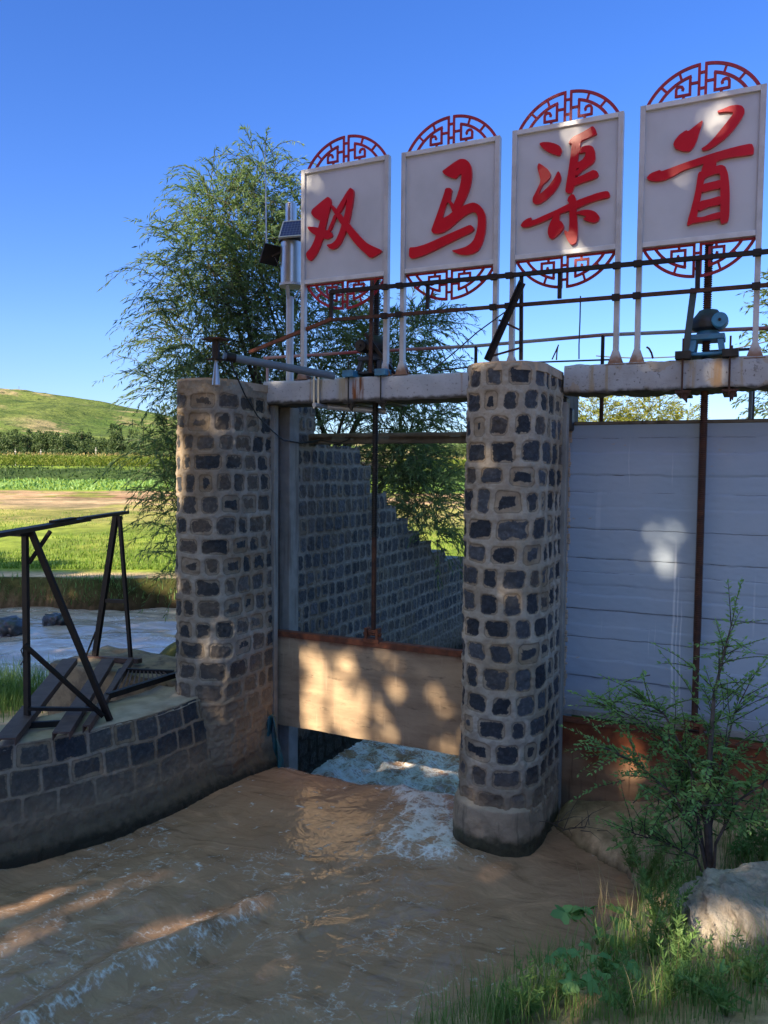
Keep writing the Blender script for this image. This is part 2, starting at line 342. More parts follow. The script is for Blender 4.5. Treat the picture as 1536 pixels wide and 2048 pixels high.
def post_mat():
    t = NT('sign_post_paint'); z = t.xyz()[2]
    c = t.mix(t.ramp(t.noise(7, 5), .35, .7), (.50, .51, .53), (.40, .40, .41))
    c = t.mix(t.ramp(t.math('ADD', z, t.math('MULTIPLY', t.math('SUBTRACT', t.noise(20, 4), .5), .1)), 3.99, 3.91, 0, .9), c, (.20, .09, .045))
    c = t.mix(t.ramp(t.noise(1, 4, vec=t.map((30, 30, 3))), .62, .74, 0, .5), c, (.42, .33, .22))
    t.set(col=c, rough=.4, metal=.1); return t.m
M['post'] = post_mat()
M['red'] = simple('red_acrylic', (.56, .008, .022), (.48, .006, .018), 3, .28)
M['fret'] = simple('red_fretwork_paint', (.36, .014, .03), (.26, .010, .025), 6, .45)
M['steel'] = simple('stainless_steel', (.58, .55, .50), (.48, .46, .43), 3, .3, .9)
M['galv'] = simple('galvanised_pole', (.46, .48, .52), (.38, .39, .42), 6, .42, .35)
def solar():
    t = NT('solar_cells'); o = t.obj()
    b = t.n('ShaderNodeTexBrick'); t.put(b.inputs['Vector'], t.map((1, 1, 1), vec=o)); b.offset = 0; b.inputs['Scale'].default_value = 1
    b.inputs['Brick Width'].default_value = .034; b.inputs['Row Height'].default_value = .034; b.inputs['Mortar Size'].default_value = .0016
    b.inputs['Color1'].default_value = (.012, .025, .12, 1); b.inputs['Color2'].default_value = (.014, .03, .15, 1); b.inputs['Mortar'].default_value = (.12, .16, .3, 1)
    t.set(col=b.outputs[0], rough=.38, spec=.25); return t.m
M['solar'] = solar()
M['cable'] = simple('black_cable', (.012, .012, .012), None, 5, .5)
M['wire'] = simple('thin_wire', (.05, .06, .06), None, 5, .5)
M['redpipe'] = simple('red_white_pipe', (.40, .36, .35), (.30, .05, .05), 1.1, .5)
M['plastic'] = simple('teal_tarp', (.01, .10, .12), (.02, .045, .05), 9, .35, 0, .5)
M['bark'] = simple('bark', (.07, .055, .042), (.04, .032, .026), 12, .9, 0, .6)
M['greybark'] = simple('grey_bark', (.13, .10, .085), (.08, .06, .05), 14, .9, 0, .5)
M['willow'] = leafmat('willow_leaf', (.085, .15, .085), (.20, .29, .12), .48, .8)
M['lightleaf'] = leafmat('yellow_green_leaf', (.16, .20, .035), (.27, .27, .055), .4, .25)
M['shadeleaf'] = leafmat('shade_tree_leaf', (.13, .17, .05), (.17, .2, .07), .5)
M['farleaf'] = leafmat('far_tree_leaf', (.045, .085, .035), (.11, .16, .055), .3, .12)
M['corn'] = leafmat('corn_leaf', (.10, .17, .025), (.22, .25, .05), .35, .3)
M['tassel'] = leafmat('corn_tassel', (.34, .27, .10), (.40, .32, .14), .3, .3)
M['grass'] = leafmat('grass_blade', (.13, .24, .07), (.25, .36, .11), .3, 2.5)
M['weed'] = leafmat('weed_leaf', (.12, .25, .075), (.21, .34, .11), .3, 3)
M['dry'] = leafmat('dry_stalk', (.30, .23, .13), (.42, .34, .2), .25, 5)
M['shrub'] = leafmat('shrub_leaflet', (.19, .36, .14), (.29, .47, .17), .45, 4)
M['broad'] = leafmat('broad_leaf', (.13, .30, .12), (.20, .38, .15), .3, 6)
# ---------------------------------------------------------------- masonry skins: real relief, one vertex every ~12 mm
def path_eval(pts, res):
    P = np.array(pts, float); seg = np.linalg.norm(np.diff(P, axis=0), axis=1); L = np.r_[0, np.cumsum(seg)]
    n = max(2, int(L[-1] / res)); u = np.linspace(0, L[-1], n)
    X = np.interp(u, L, P[:, 0]); Y = np.interp(u, L, P[:, 1])
    tx = np.gradient(X); ty = np.gradient(Y); k = 3
    tl = np.hypot(tx, ty); tx /= tl; ty /= tl
    ker = np.ones(2 * k + 1) / (2 * k + 1)
    sm = lambda a: np.convolve(np.pad(a, k, 'edge'), ker, 'valid')
    tx, ty = sm(tx), sm(ty); tl = np.hypot(tx, ty)
    return u, X, Y, ty / tl, -tx / tl          # normal = right-hand side of the direction of travel
def masonry(name, pts, z0, z1, mat, parent, seed, ch=.19, wr=(.15, .27), joint=.030, cham=.035, smear=(.004, .03), batter=.01, res=.012, top=None, cut=None, bulge=None, rel=.011, toprow=0, zdisp=0):
    u, X, Y, NX, NY = path_eval(pts, res); nv = max(2, int((z1 - z0) / res)); v = np.linspace(0, z1 - z0, nv)
    rng = np.random.default_rng(seed); rows = [0.0]
    H = z1 - z0 - toprow
    while rows[-1] < H - ch * .5: rows.append(rows[-1] + ch * rng.uniform(.92, 1.08))
    rows = np.array(rows); rows *= H / rows[-1]
    U, V = np.meshgrid(u, v, indexing='ij')
    Uw = U + (fbm(U * 5, V * 5, 3, seed) - .5) * .035; Vw = V + (fbm(U * 3.5, V * 3.5, 3, seed + 5) - .5) * .045
    sd = np.full(U.shape, -1.0); sid = np.zeros(U.shape)
    ri = np.clip(np.searchsorted(rows, Vw, 'right') - 1, 0, len(rows) - 2)
    for i in range(len(rows) - 1):
        e = [-rng.uniform(0, wr[1])]
        while e[-1] < u[-1] + .3: e.append(e[-1] + rng.uniform(*wr))
        e = np.array(e); m = ri == i; uu, vv = Uw[m], Vw[m]
        c = np.clip(np.searchsorted(e, uu, 'right') - 1, 0, len(e) - 2)
        w = e[c + 1] - e[c]; h = rows[i + 1] - rows[i]
        jx = rng.uniform(.75, 1.25, len(e)); jy = rng.uniform(.75, 1.25, len(e))
        a = np.abs(uu - (e[c] + w / 2)) - (w / 2 - joint * jx[c] - cham); b = np.abs(vv - (rows[i] + h / 2)) - (h / 2 - joint * jy[c] - cham)
        d = np.hypot(np.maximum(a, 0), np.maximum(b, 0)) + np.minimum(np.maximum(a, b), 0) - cham
        # octagonal corners
        d = np.maximum(d, (a + b) * .7071 - cham * .92)
        sd[m] = -d; rr = rng.uniform(0, 1, len(e)) ; sid[m] = rr[c]
        ms = rng.uniform(0, 1, len(e)); sm_extra = np.where(ms > .86, .02, 0)
        # per-stone amount of mortar smeared over the face
        sd_s = smear[0] + smear[1] * np.clip(fbm(uu * 16, vv * 16, 4, seed + 9) * 2.2 - .75 + (ms[c] - .5) * .5, 0, 1.6) + sm_extra[c]
        if i == 0: smv = np.zeros(U.shape)
        smv[m] = sd_s
    if toprow: sd = np.where(V > H, -.05, sd); smv = np.where(V > H, .05, smv)
    fr = sd; st = sd - smv
    rib = sst(.005, -.003, fr); ston = sst(-.002, .008, st)
    rough = (fbm(U * 30, V * 30, 4, seed + 3) - .5)
    disp = rel * rib + ston * (.002 + rough * .016 * 1.6) + (1 - ston) * rough * .024 + (fbm(U * 4, V * 4, 3, seed + 11) - .5) * .012
    disp = disp + zdisp * (fbm(U * 1.3, V * 1.3, 3, seed + 14) - .5)
    if bulge is not None: disp = disp + bulge(U, z0 + V)
    off = disp + batter * (z1 - z0 - V)
    PX = X[:, None] + NX[:, None] * off; PY = Y[:, None] + NY[:, None] * off; PZ = z0 + V
    if top is not None: PZ = np.minimum(PZ, top(U) + (fbm(U * 6, V * 0, 3, seed) - .5) * .03)
    Vt = np.stack([PX, PY, PZ], -1).reshape(-1, 3); Fq = gridfaces(len(u), nv)
    if cut is not None:
        keep = ~cut(U, z0 + V).ravel()[Fq].any(axis=1); Fq = Fq[keep]
    o = npmesh(name, Vt, Fq, mat, parent, True, dict(sd=st.ravel(), fr=fr.ravel(), sid=sid.ravel()))
    return o
def nose(xl, xr, yc, b, yl, yr, n=2.4, grow=0.0, k=28):       # left flank, blunt nose towards the camera, right flank
    xc, a = (xl + xr) / 2, (xr - xl) / 2 + grow; bb = b + grow; P = [(xc - a, yl)]
    for t in np.linspace(0, math.pi, k):
        c, s = math.cos(t), math.sin(t)
        P.append((xc - a * np.sign(c) * abs(c) ** (2 / n), yc - bb * abs(s) ** (2 / n)))
    P.append((xc + a, yr)); return P
PT = 3.83
def slab(name, outline, z0, z1, m, parent, seed=1, jag=.012):
    mb = MB(); rng = np.random.default_rng(seed)
    pts = [(x + rng.uniform(-jag, jag), y + rng.uniform(-jag, jag)) for x, y in outline]
    mb.poly([(x, y, z0) for x, y in pts], (0, 0, z1 - z0)); return mb.build(name, m, parent)
# ---- mid pier
MXL, MXR, NYC = -2.10, -1.45, 6.16
MXN = MXR - .035
mid = empty('stone_pier', (-1.8, 6.3, 0), 'round-nosed basalt pier standing in the water between the two gates on a mortar plinth', 'pier', 'stone piers of the sluice')
o = nose(MXL, MXN, NYC, .34, 7.62, 6.69)
masonry('masonry', o, .30, PT, M['pier'], mid, 21, ch=.194, wr=(.14, .27), joint=.021, cham=.034, smear=(.003, .024), batter=.008, zdisp=.02, res=.009)
slab('cap', nose(MXL - .01, MXN + .01, NYC, .34, 7.62, 6.69) + [(MXR - .06, 6.69), (MXR - .06, 7.62)], PT - .05, PT + .018, M['cap'], mid, 3)
def plinth(parent):
    pts = nose(MXL, MXN - .02, NYC, .34, 7.4, 6.69, n=2.7, grow=.0, k=60); u, X, Y, NX, NY = path_eval(pts, .014)
    prof = [(.0, .40), (.025, .395), (.045, .375), (.055, .34), (.058, .28), (.062, .2), (.066, .1), (.07, -.05), (.07, -.3)]
    hh = np.array([p[1] for p in prof]); rr = np.array([p[0] for p in prof]); zz = np.r_[np.linspace(.385, .33, 8), np.linspace(.315, -.35, 34)]
    r = np.interp(-zz, -hh, rr); Zg = np.repeat(zz[None], len(u), 0)
    d = r[None] + (fbm(u[:, None] * 5, zz[None] * 5, 4, 3) - .5) * .04 + (fbm(u[:, None] * 17, zz[None] * 17, 4, 13) - .5) * .022 - .04 * sst(.34, .40, Zg)
    Vt = np.stack([X[:, None] + NX[:, None] * d, Y[:, None] + NY[:, None] * d, Zg + 0 * d + (fbm(u[:, None] * 4, 0 * zz[None], 2, 9) - .5) * .04], -1).reshape(-1, 3)
    t = NT('plinth_mortar'); z = t.math('ADD', t.xyz()[2], t.math('MULTIPLY', t.math('SUBTRACT', t.noise(11, 5), .5), .13))
    c = t.mix(t.ramp(t.noise(7, 6), .3, .7), (.40, .31, .215), (.25, .195, .135)); c = t.mix(t.ramp(t.noise(1, 4, vec=t.map((26, 26, 1.5))), .55, .72, 0, .5), c, (.065, .055, .04))
    c = t.mix(t.ramp(z, .31, .37, 0, .8), c, (.42, .34, .25)); c = t.mix(t.ramp(z, .17, .09, 0, .9), c, t.mix(t.ramp(t.noise(25), .4, .6), (.016, .022, .010), (.035, .04, .018)))
    t.set(col=c, rough=.75); t.bump(t.noise(35, 6), .6, .012)
    npmesh('plinth', Vt, gridfaces(len(u), len(zz)), t.m, parent)
    mb = MB(); q = nose(MXL, MXR, NYC, .34, 7.4, 6.69, n=2.7, grow=.005); mb.poly([(x, y, .36) for x, y in q + [(MXR - .06, 6.69), (MXR - .06, 7.4)]], (0, 0, -.01)); return mb
plinth(mid)
mb = MB(); mb.box2((MXR - .07, 6.70, -.4), (MXR + .012, 6.795, 3.60)); mb.build('groove_jamb', M['jamb'], mid, .006)
mb = MB(); mb.box2((MXR - .2, 6.795, -.4), (MXR - .045, 6.925, 3.60)); mb.build('gate_groove', M['jamb_dark'], mid)
mb = MB(); mb.box2((MXR - .1, 6.80, 3.36), (MXR + .03, 6.93, 3.56)).box2((MXR - .1, 6.75, 3.56), (MXR - .01, 6.93, 3.66)); mb.build('guide_block', M['black'], mid, .02)
mb = MB(); mb.box2((MXL + .03, 6.2, -.5), (MXR - .075, 7.6, PT - .06)); mb.build('core', M['jamb_dark'], mid)
# ---- left pier
LXL, LXR = -5.03, -4.40
lef = empty('stone_pier', (-4.75, 6.3, 0), 'mud-stained basalt pier with rounded nose at the end of the curved guide wall', 'pier', 'stone piers of the sluice')
o = nose(LXL, LXR - .03, NYC, .34, 7.55, 6.69)
masonry('masonry', o, -.35, PT - .01, M['pier_brown'], lef, 34, ch=.192, wr=(.15, .29), joint=.020, cham=.034, smear=(.004, .036), batter=.008, toprow=.10, zdisp=.03, res=.010)
slab('cap', nose(LXL - .008, LXR - .022, NYC, .34, 7.55, 6.69) + [(LXR - .06, 6.69), (LXR - .06, 7.55)], PT - .06, PT + .012, M['cap'], lef, 4)
mb = MB(); mb.box2((LXR - .07, 6.70, -.6), (LXR + .012, 6.775, 3.655)); mb.build('groove_jamb', M['jamb'], lef, .006)
mb = MB(); mb.box2((LXR - .3, 6.775, -.9), (LXR - .11, 7.0, 3.655)); mb.build('gate_groove', M['jamb_dark'], lef)
mb = MB(); mb.box2((LXR - .3, 7.0, -.9), (LXR + .006, 7.19, 3.655)); mb.build('groove_jamb', M['jamb'], lef, .008)
mb = MB(); mb.box2((LXL + .03, 6.2, -.5), (LXR - .31, 7.5, PT - .07)); mb.build('core', M['jamb_dark'], lef)
# ---- stepped downstream wall
sw = empty('stepped_masonry_wall', (-4.5, 9, 0), 'stone wall running downstream behind the raised gate, its top stepping down towards the willow', 'wall')
STEPS = [(7.56, 3.78), (8.66, 3.30), (8.97, 3.08), (9.46, 2.72), (9.78, 2.53), (10.18, 2.34), (10.62, 2.14), (11.1, 1.95), (11.7, 1.76), (12.6, 1.57), (15.5, 1.38)]
def steptop(y):
    y = np.asarray(y); r = np.full(y.shape, 1.38)
    for ye, zt in STEPS[::-1]: r = np.where(y < ye, zt, r)
    return r
cutf = lambda U, Z: Z > steptop(15.5 - U + (fbm(Z * 6, U * 6, 2, 4) - .5) * .03) + (fbm(U * 7, Z * 0, 2, 6) - .5) * .03
masonry('masonry', [(-4.405, 15.5), (-4.405, 7.185)], -.95, 3.78, M['stair'], sw, 55, ch=.192, wr=(.13, .23), joint=.016, cham=.036, smear=(.003, .022), batter=.0, res=.0135, cut=cutf, rel=.012)
mb = MB(); y0 = 7.19
for ye, zt in STEPS: mb.box2((-5.0, y0, -1), (-4.43, ye, zt - .02)); y0 = ye
mb.build('wall_body', M['jamb'], sw)
# ---- curved guide wall
GW = [(-8.4, 1.0), (-7.0, 2.1), (-5.95, 3.0), (-5.28, 3.85), (-4.88, 4.60), (-4.68, 5.2), (-4.62, 5.8), (-4.55, 6.15), (-4.44, 6.62)]
def spline(P, n=12):
    P = [np.array(p, float) for p in P]; Q = []
    for i in range(len(P) - 1):
        a, b, c, d = P[max(i-1, 0)], P[i], P[i+1], P[min(i+2, len(P)-1)]
        for t in np.linspace(0, 1, n, endpoint=False): Q.append(.5 * ((2*b) + (c-a)*t + (2*a-5*b+4*c-d)*t*t + (3*b-a-3*c+d)*t**3))
    return [tuple(q) for q in Q + [P[-1]]]
GWs = spline(GW)
gw = empty('guide_wall', (-5, 4.5, 0), 'low curved wall of dark stone blocks leading along the brown water to the left pier', 'wall')
masonry('masonry', GWs, -.35, .86, M['guide'], gw, 77, ch=.205, wr=(.17, .33), joint=.010, cham=.016, smear=(.002, .012), batter=.16, rel=.004, zdisp=.03, bulge=lambda U, Z: .06 * sst(.16, .02, Z))
def walltop():
    P = np.array(GWs); T = np.gradient(P, axis=0); T /= np.linalg.norm(T, axis=1)[:, None]; Nn = np.c_[-T[:, 1], T[:, 0]]
    d = np.r_[-.006, np.linspace(.03, .62, 18), .64]
    A = P[:, None] + Nn[:, None] * d[None, :, None]
    A[..., 0] = np.where(A[..., 1] > 5.95, np.maximum(A[..., 0], -5.1), A[..., 0])
    z = .855 + (fbm(A[..., 0] * 4, A[..., 1] * 4, 4, 5) - .5) * .07 - .03 * (np.abs(d)[None] < .02)
    z[:, -1] = .1
    V = np.concatenate([A, z[..., None]], -1).reshape(-1, 3)
    npmesh('coping', V, gridfaces(len(P), len(d)), M['cap'], gw)
walltop()
# rear abutment beyond the spillway gap
ab = empty('abutment_block', (-6.2, 6.3, 0), 'mottled mud-stained concrete block carrying the far ends of the rusty planks, beside the left pier', 'abutment')
def rocky(lo, hi, n, amp, seed, m, name, parent):
    bm = bmesh.new(); bmesh.ops.create_cube(bm, size=1)
    bmesh.ops.subdivide_edges(bm, edges=bm.edges[:], cuts=n, use_grid_fill=True)
    lo, hi = np.array(lo, float), np.array(hi, float); V = np.array([v.co[:] for v in bm.verts]) + .5
    V = lo + V * (hi - lo); N = np.array([v.normal[:] for v in bm.verts])
    k = fbm(V[:, 0] * 3 + V[:, 2] * 2, V[:, 1] * 3 - V[:, 2] * 1.7, 5, seed) - .5
    k2 = fbm(V[:, 0] * 11 + V[:, 2] * 7, V[:, 1] * 11 + V[:, 2] * 9, 3, seed + 1) - .5
    V = V + N * (amp * k + amp * .3 * k2)[:, None]; b = np.array(base_of(parent))
    for v, p in zip(bm.verts, V): v.co = p - b
    me = bpy.data.meshes.new(name); bm.to_mesh(me); bm.free(); me.polygons.foreach_set('use_smooth', [True] * len(me.polygons))
    return link(name, me, m, parent)
def abut_mat():
    t = NT('mottled_abutment'); c = t.mix(t.ramp(t.noise(4, 6, rough=.65), .38, .62), (.33, .245, .15), (.17, .125, .085)); c = t.mix(t.ramp(t.noise(9, 4), .6, .7, 0, .8), c, (.06, .05, .045))
    t.set(col=c, rough=.9); t.bump(t.noise(25, 6), .5, .02); return t.m
M['abut'] = abut_mat()
rocky((-6.95, 6.12, -.3), (-5.08, 7.0, .86), 18, .10, 3, M['abut'], 'block', ab)
# ---- deck beams over the gates
bl = empty('deck_beam', (-3.3, 6.8, 3.65), 'smooth grey painted concrete beam with rust streaks between the two stone piers', 'beam', 'deck beams over the gates')
def beam(name, x0, x1, y0, y1, z0, z1, m, parent, jag, seed):
    xs = np.arange(x0, x1 + .001, .012); prof = [(y0, z0), (y0 - .0, z0 + .02), (y0, z0 + .06), (y0, (z0+z1)/2), (y0, z1 - .03), (y0 + .006, z1 - .008), (y0 + .02, z1), (y1 - .02, z1), (y1, z1 - .02), (y1, z0), (y0 + .06, z0 - .002), (y0, z0)]
    V = np.zeros((len(xs), len(prof), 3)); V[..., 0] = xs[:, None]
    for k, (y, z) in enumerate(prof):
        wob = (fbm(xs * 9, xs * 0 + k, 4, seed) - .5); V[:, k, 1] = y + (fbm(xs * 3, xs * 0 + k * .7, 4, seed + 2) - .5) * jag * .8 * (y < (y0 + y1) / 2); V[:, k, 2] = z + wob * jag * (1.4 if z < z0 + .03 else .8)
    V[:, -1] = V[:, 0]
    npmesh(name, V.reshape(-1, 3), gridfaces(len(xs), len(prof)), m, parent)
    mb = MB(); mb.box2((x0 + .001, y0 + .01, z0 + .012), (x0 + .02, y1 - .01, z1 - .012)).box2((x1 - .02, y0 + .01, z0 + .012), (x1 - .001, y1 - .01, z1 - .012)); mb.build('end_face', m, parent)
beam('beam_body', -4.47, -2.17, 6.62, 7.06, 3.655, 3.885, M['beam_smooth'], bl, .012, 3)
br_ = empty('deck_beam', (.2, 6.8, 3.65), 'flaking cracked grey beam carrying the blue hoist over the closed gate', 'beam', 'deck beams over the gates')
beam('beam_body', -1.455, 2.2, 6.62, 7.06, 3.665, 3.90, M['beam_rough'], br_, .035, 8)
cb = empty('cross_beam', (-3.3, 7.5, 3.3), 'narrow weathered concrete cross beam spanning between pier and stepped wall below the deck', 'beam')
beam('beam_body', -4.43, -2.1, 7.42, 7.60, 3.29, 3.40, M['old_beam'], cb, .012, 12)
# ---- gates
def bracket(parent, x, z, y=6.82, s=1.0):
    mb = MB(); mb.box2((x - .085 * s, y - .045, z - .01), (x + .085 * s, y + .06, z + .028)); mb.box2((x - .075 * s, y - .04, z + .028), (x - .045 * s, y + .05, z + .13)); mb.box2((x + .045 * s, y - .04, z + .028), (x + .075 * s, y + .05, z + .13))
    mb.box2((x - .044 * s, y - .03, z + .085), (x + .044 * s, y + .04, z + .115)); mb.tube([(x - .095 * s, y, z + .07), (x + .095 * s, y, z + .07)], .018, 10)
    mb.build('lifting_bracket', M['rust_red'], parent, .004)
def screw(parent, x, y, z0, zs, z1, r, m1, m2):
    mb = MB(); mb.tube([(x, y, z0), (x, y, zs)], r * .82, 14); mb.build('lifting_rod', m2, parent)
    mb = MB(); P = []; Rr = []; z = zs; p = .017
    while z < z1:
        P += [(x, y, z), (x, y, z + p * .30), (x, y, z + p * .45), (x, y, z + p * .80)]; Rr += [r * .84, r * .84, r * 1.05, r * 1.05]; z += p
    mb.tube(P, Rr, 12); mb.build('screw_thread', m1, parent)
g1 = empty('sluice_gate', (-3.4, 6.85, .32), 'raised tan mud-coated steel gate with sunlit patches above the foaming outflow', 'sluice gate', 'sluice gates')
def sheet(x0, x1, y0, y1, z0, z1, amp, m, parent, name, seed):
    nx, nz = int((x1-x0)/.03), int((z1-z0)/.03); xs, zs = np.linspace(x0, x1, nx), np.linspace(z0, z1, nz); XX, ZZ = np.meshgrid(xs, zs, indexing='ij')
    V = np.stack([XX, y0 + (fbm(XX*2, ZZ*3, 4, seed)-.5)*amp, ZZ + (ZZ < z0 + .001) * (fbm(XX*4, ZZ*0, 3, seed)-.5)*.02], -1)
    Fa = gridfaces(nx, nz); n = V.size // 3; V2 = V.copy(); V2[..., 1] = y1
    b = []; idx = lambda i, j: i * nz + j
    for i in range(nx-1): b += [(idx(i,0), idx(i+1,0), n+idx(i+1,0), n+idx(i,0)), (idx(i+1,nz-1), idx(i,nz-1), n+idx(i,nz-1), n+idx(i+1,nz-1))]
    for j in range(nz-1): b += [(idx(0,j+1), idx(0,j), n+idx(0,j), n+idx(0,j+1)), (idx(nx-1,j), idx(nx-1,j+1), n+idx(nx-1,j+1), n+idx(nx-1,j))]
    npmesh(name, np.r_[V.reshape(-1,3), V2.reshape(-1,3)], np.r_[Fa, n + Fa[:, ::-1], np.array(b)], m, parent, False)
sheet(-4.50, -2.10, 6.845, 6.885, .325, 1.27, .018, M['mudgate'], g1, 'gate_leaf', 4)
mb = MB(); mb.box2((-4.50, 6.825, 1.265), (-2.1, 6.91, 1.325)); mb.build('top_rail', M['rust_red'], g1, .006)
bracket(g1, -3.335, 1.322, 6.85, 1.0); screw(g1, -3.325, 6.85, 1.40, 2.35, 5.35, .030, M['black'], M['rust'])
g2 = empty('sluice_gate', (-.3, 6.85, -.2), 'closed rust-brown steel gate below the blue wall, half buried in sediment', 'sluice gate', 'sluice gates')
sheet(-1.56, 2.2, 6.845, 6.885, -.3, .84, .02, M['rustgate'], g2, 'gate_leaf', 9)
mb = MB(); mb.box2((-1.56, 6.832, .80), (2.2, 6.9, .835)); mb.build('top_rail', M['rust_red'], g2, .005)
bracket(g2, -.37, .838, 6.83, 1.0); screw(g2, -.366, 6.83, .93, 1.62, 5.3, .031, M['rust'], M['rust'])
bw = empty('breast_wall', (.2, 7, 2), 'blue-grey painted concrete wall panel with cracked joints and white paint drips above the closed gate', 'wall')
def boards(x0, x1, y0, y1, z0, z1):
    nx, nz = int((x1-x0)/.02), int((z1-z0)/.009); XX, ZZ = np.meshgrid(np.linspace(x0, x1, nx), np.linspace(z0, z1, nz), indexing='ij')
    zl = np.array([.8, 1.0, 1.20, 1.36, 1.55, 1.66, 1.80, 1.93, 2.02, 2.13, 2.25, 2.51, 2.70, 2.83, 2.98, 3.17, 3.30, 3.6]); wz = ZZ + (fbm(XX * 5, ZZ * .6, 4, 8) - .5) * .016
    bi = np.searchsorted(zl, wz) ; off = np.random.default_rng(4).uniform(-.006, .006, len(zl) + 2)[bi]; dl = np.min(np.abs(wz[..., None] - zl), -1)
    groove = np.exp(-(dl / .008) ** 2) * .0045 * sst(.40, .6, fbm(XX * 3, ZZ * 2, 4, 19))
    Y = y0 + off + groove + (fbm(XX * 2, ZZ * 3, 4, 15) - .5) * .010 + (fbm(XX * 14, ZZ * 30, 3, 16) - .5) * .004
    npmesh('wall_panel', np.stack([XX, Y, ZZ], -1).reshape(-1, 3), gridfaces(nx, nz), M['blue'], bw, True)
    MB().box2((x0, y0 + .015, z0), (x1, y1, z1)).build('wall_core', M['jamb'], bw)
boards(-1.52, 2.4, 6.945, 7.16, .845, 3.415)
mb = MB(); mb.box2((-1.52, 6.935, 3.417), (2.4, 7.17, 3.445)); mb.build('dark_top_edge', M['old_beam'], bw, .006)
mb = MB()
for x in np.arange(-1.50, 2.3, .06): mb.box2((x, 6.905 + .008 * random.random(), .848 + .006*random.random()), (x + .0595, 6.944, .885 + .01 * random.random()))
mb.build('bottom_lip', M['jamb'], bw)
mb = MB(); rg = np.random.default_rng(3); z = .9
while z < 3.36:
    h = rg.uniform(.02, .06); w = rg.uniform(.012, .038); mb.box2((-1.52, 6.925, z), (-1.475 + w, 6.944, z + h * .93)); z += h
mb.build('ragged_mortar_edge', M['cap'], bw, .006)
# torn tarp snagged beside the raised gate
def tarp():
    nu, nv = 14, 26; V = []
    for i in range(nu):
        for j in range(nv):
            u, v = i / (nu - 1), j / (nv - 1); w = .06 + .26 * v
            x = -4.40 + w * u + .03 * math.sin(9 * u + 3 * v) ; y = 6.62 - .10 * v + .04 * math.sin(11 * u + 5 * v) ; z = .48 - .58 * v - .10 * u * v + .03 * math.sin(8 * u)
            V.append((x, y, z))
    o = npmesh('torn_tarp', V, gridfaces(nu, nv), M['plastic']); tag(o, 'torn teal tarp snagged at the waterline beside the raised gate', 'tarp')
tarp()
# ---------------------------------------------------------------- signs
SY = 6.66
CH = {}
def zz(orig, sc, polys): return [[(orig[0] + x * sc, orig[1] + y * sc) for x, y in p] for p in polys]
CH[0] = zz((590, 330), 200/1536, [
 [(500,485),(540,510),(555,575),(535,660),(505,770),(480,880),(455,1000),(440,1100),(410,1165),(380,1250),(330,1360),(280,1430),(235,1475),(195,1450),(165,1385),(170,1345),(220,1290),(260,1230),(290,1160),(315,1080),(345,1010),(360,930),(385,850),(375,850),(340,835),(290,800),(250,750),(245,715),(265,675),(330,620),(420,545)],
 [(185,945),(240,945),(355,960),(470,1000),(520,1000),(560,1040),(575,1080),(560,1105),(490,1140),(430,1125),(380,1110),(315,1080),(250,1040),(205,990)],
 [(505,985),(560,860),(600,755),(640,780),(590,900),(545,1010),(515,1005)],
 [(555,600),(620,655),(690,740),(760,820),(830,900),(920,1010),(1010,1110),(1090,1190),(1180,1240),(1340,1310),(1280,1370),(1160,1435),(1080,1360),(980,1270),(900,1180),(830,1080),(770,990),(700,900),(640,800),(590,720),(550,640)],
 [(850,345),(895,380),(900,450),(880,600),(850,760),(825,880),(790,990),(750,1090),(700,1200),(640,1270),(570,1300),(520,1275),(480,1225),(560,1210),(620,1160),(670,1060),(710,940),(745,830),(770,720),(790,600),(805,490)],
 [(640,670),(720,540),(790,420),(850,345),(880,370),(810,500),(760,610),(690,735),(650,725)]])
CH[1] = zz((800, 270), 200/1463, [
 [(880,345),(950,350),(1005,390),(1040,460),(1050,560),(1040,680),(1010,800),(960,920),(905,1030),(880,1060),(840,1120),(750,1120),(770,1050),(790,990),(830,890),(865,780),(890,670),(900,560),(850,590),(815,635),(770,630),(700,605),(650,575),(610,530),(690,470),(800,390)],
 [(665,775),(730,770),(760,800),(745,880),(735,960),(680,990),(660,1060),(630,1160),(615,1220),(560,1330),(470,1420),(455,1390),(480,1320),(520,1210),(560,1100),(600,980),(640,860)],
 [(735,955),(785,1010),(800,1080),(760,1110),(740,1050),(720,1000),(690,985)],
 [(455,1395),(485,1440),(540,1445),(620,1430),(720,1370),(820,1280),(920,1195),(1000,1150),(1060,1125),(1110,1135),(1135,1190),(1140,1280),(1120,1420),(1080,1530),(1030,1590),(960,1635),(850,1670),(750,1690),(800,1720),(880,1750),(970,1755),(1070,1735),(1150,1680),(1210,1560),(1245,1420),(1255,1290),(1250,1170),(1210,1080),(1150,1015),(1080,985),(1010,1000),(920,1035),(850,1080),(760,1130),(700,1180),(620,1220),(560,1210),(500,1270)],
 [(135,1645),(230,1640),(370,1600),(550,1520),(750,1430),(900,1365),(1030,1310),(1075,1350),(1080,1385),(1030,1430),(900,1490),(720,1580),(500,1690),(350,1760),(250,1790),(170,1810),(130,1775)]])
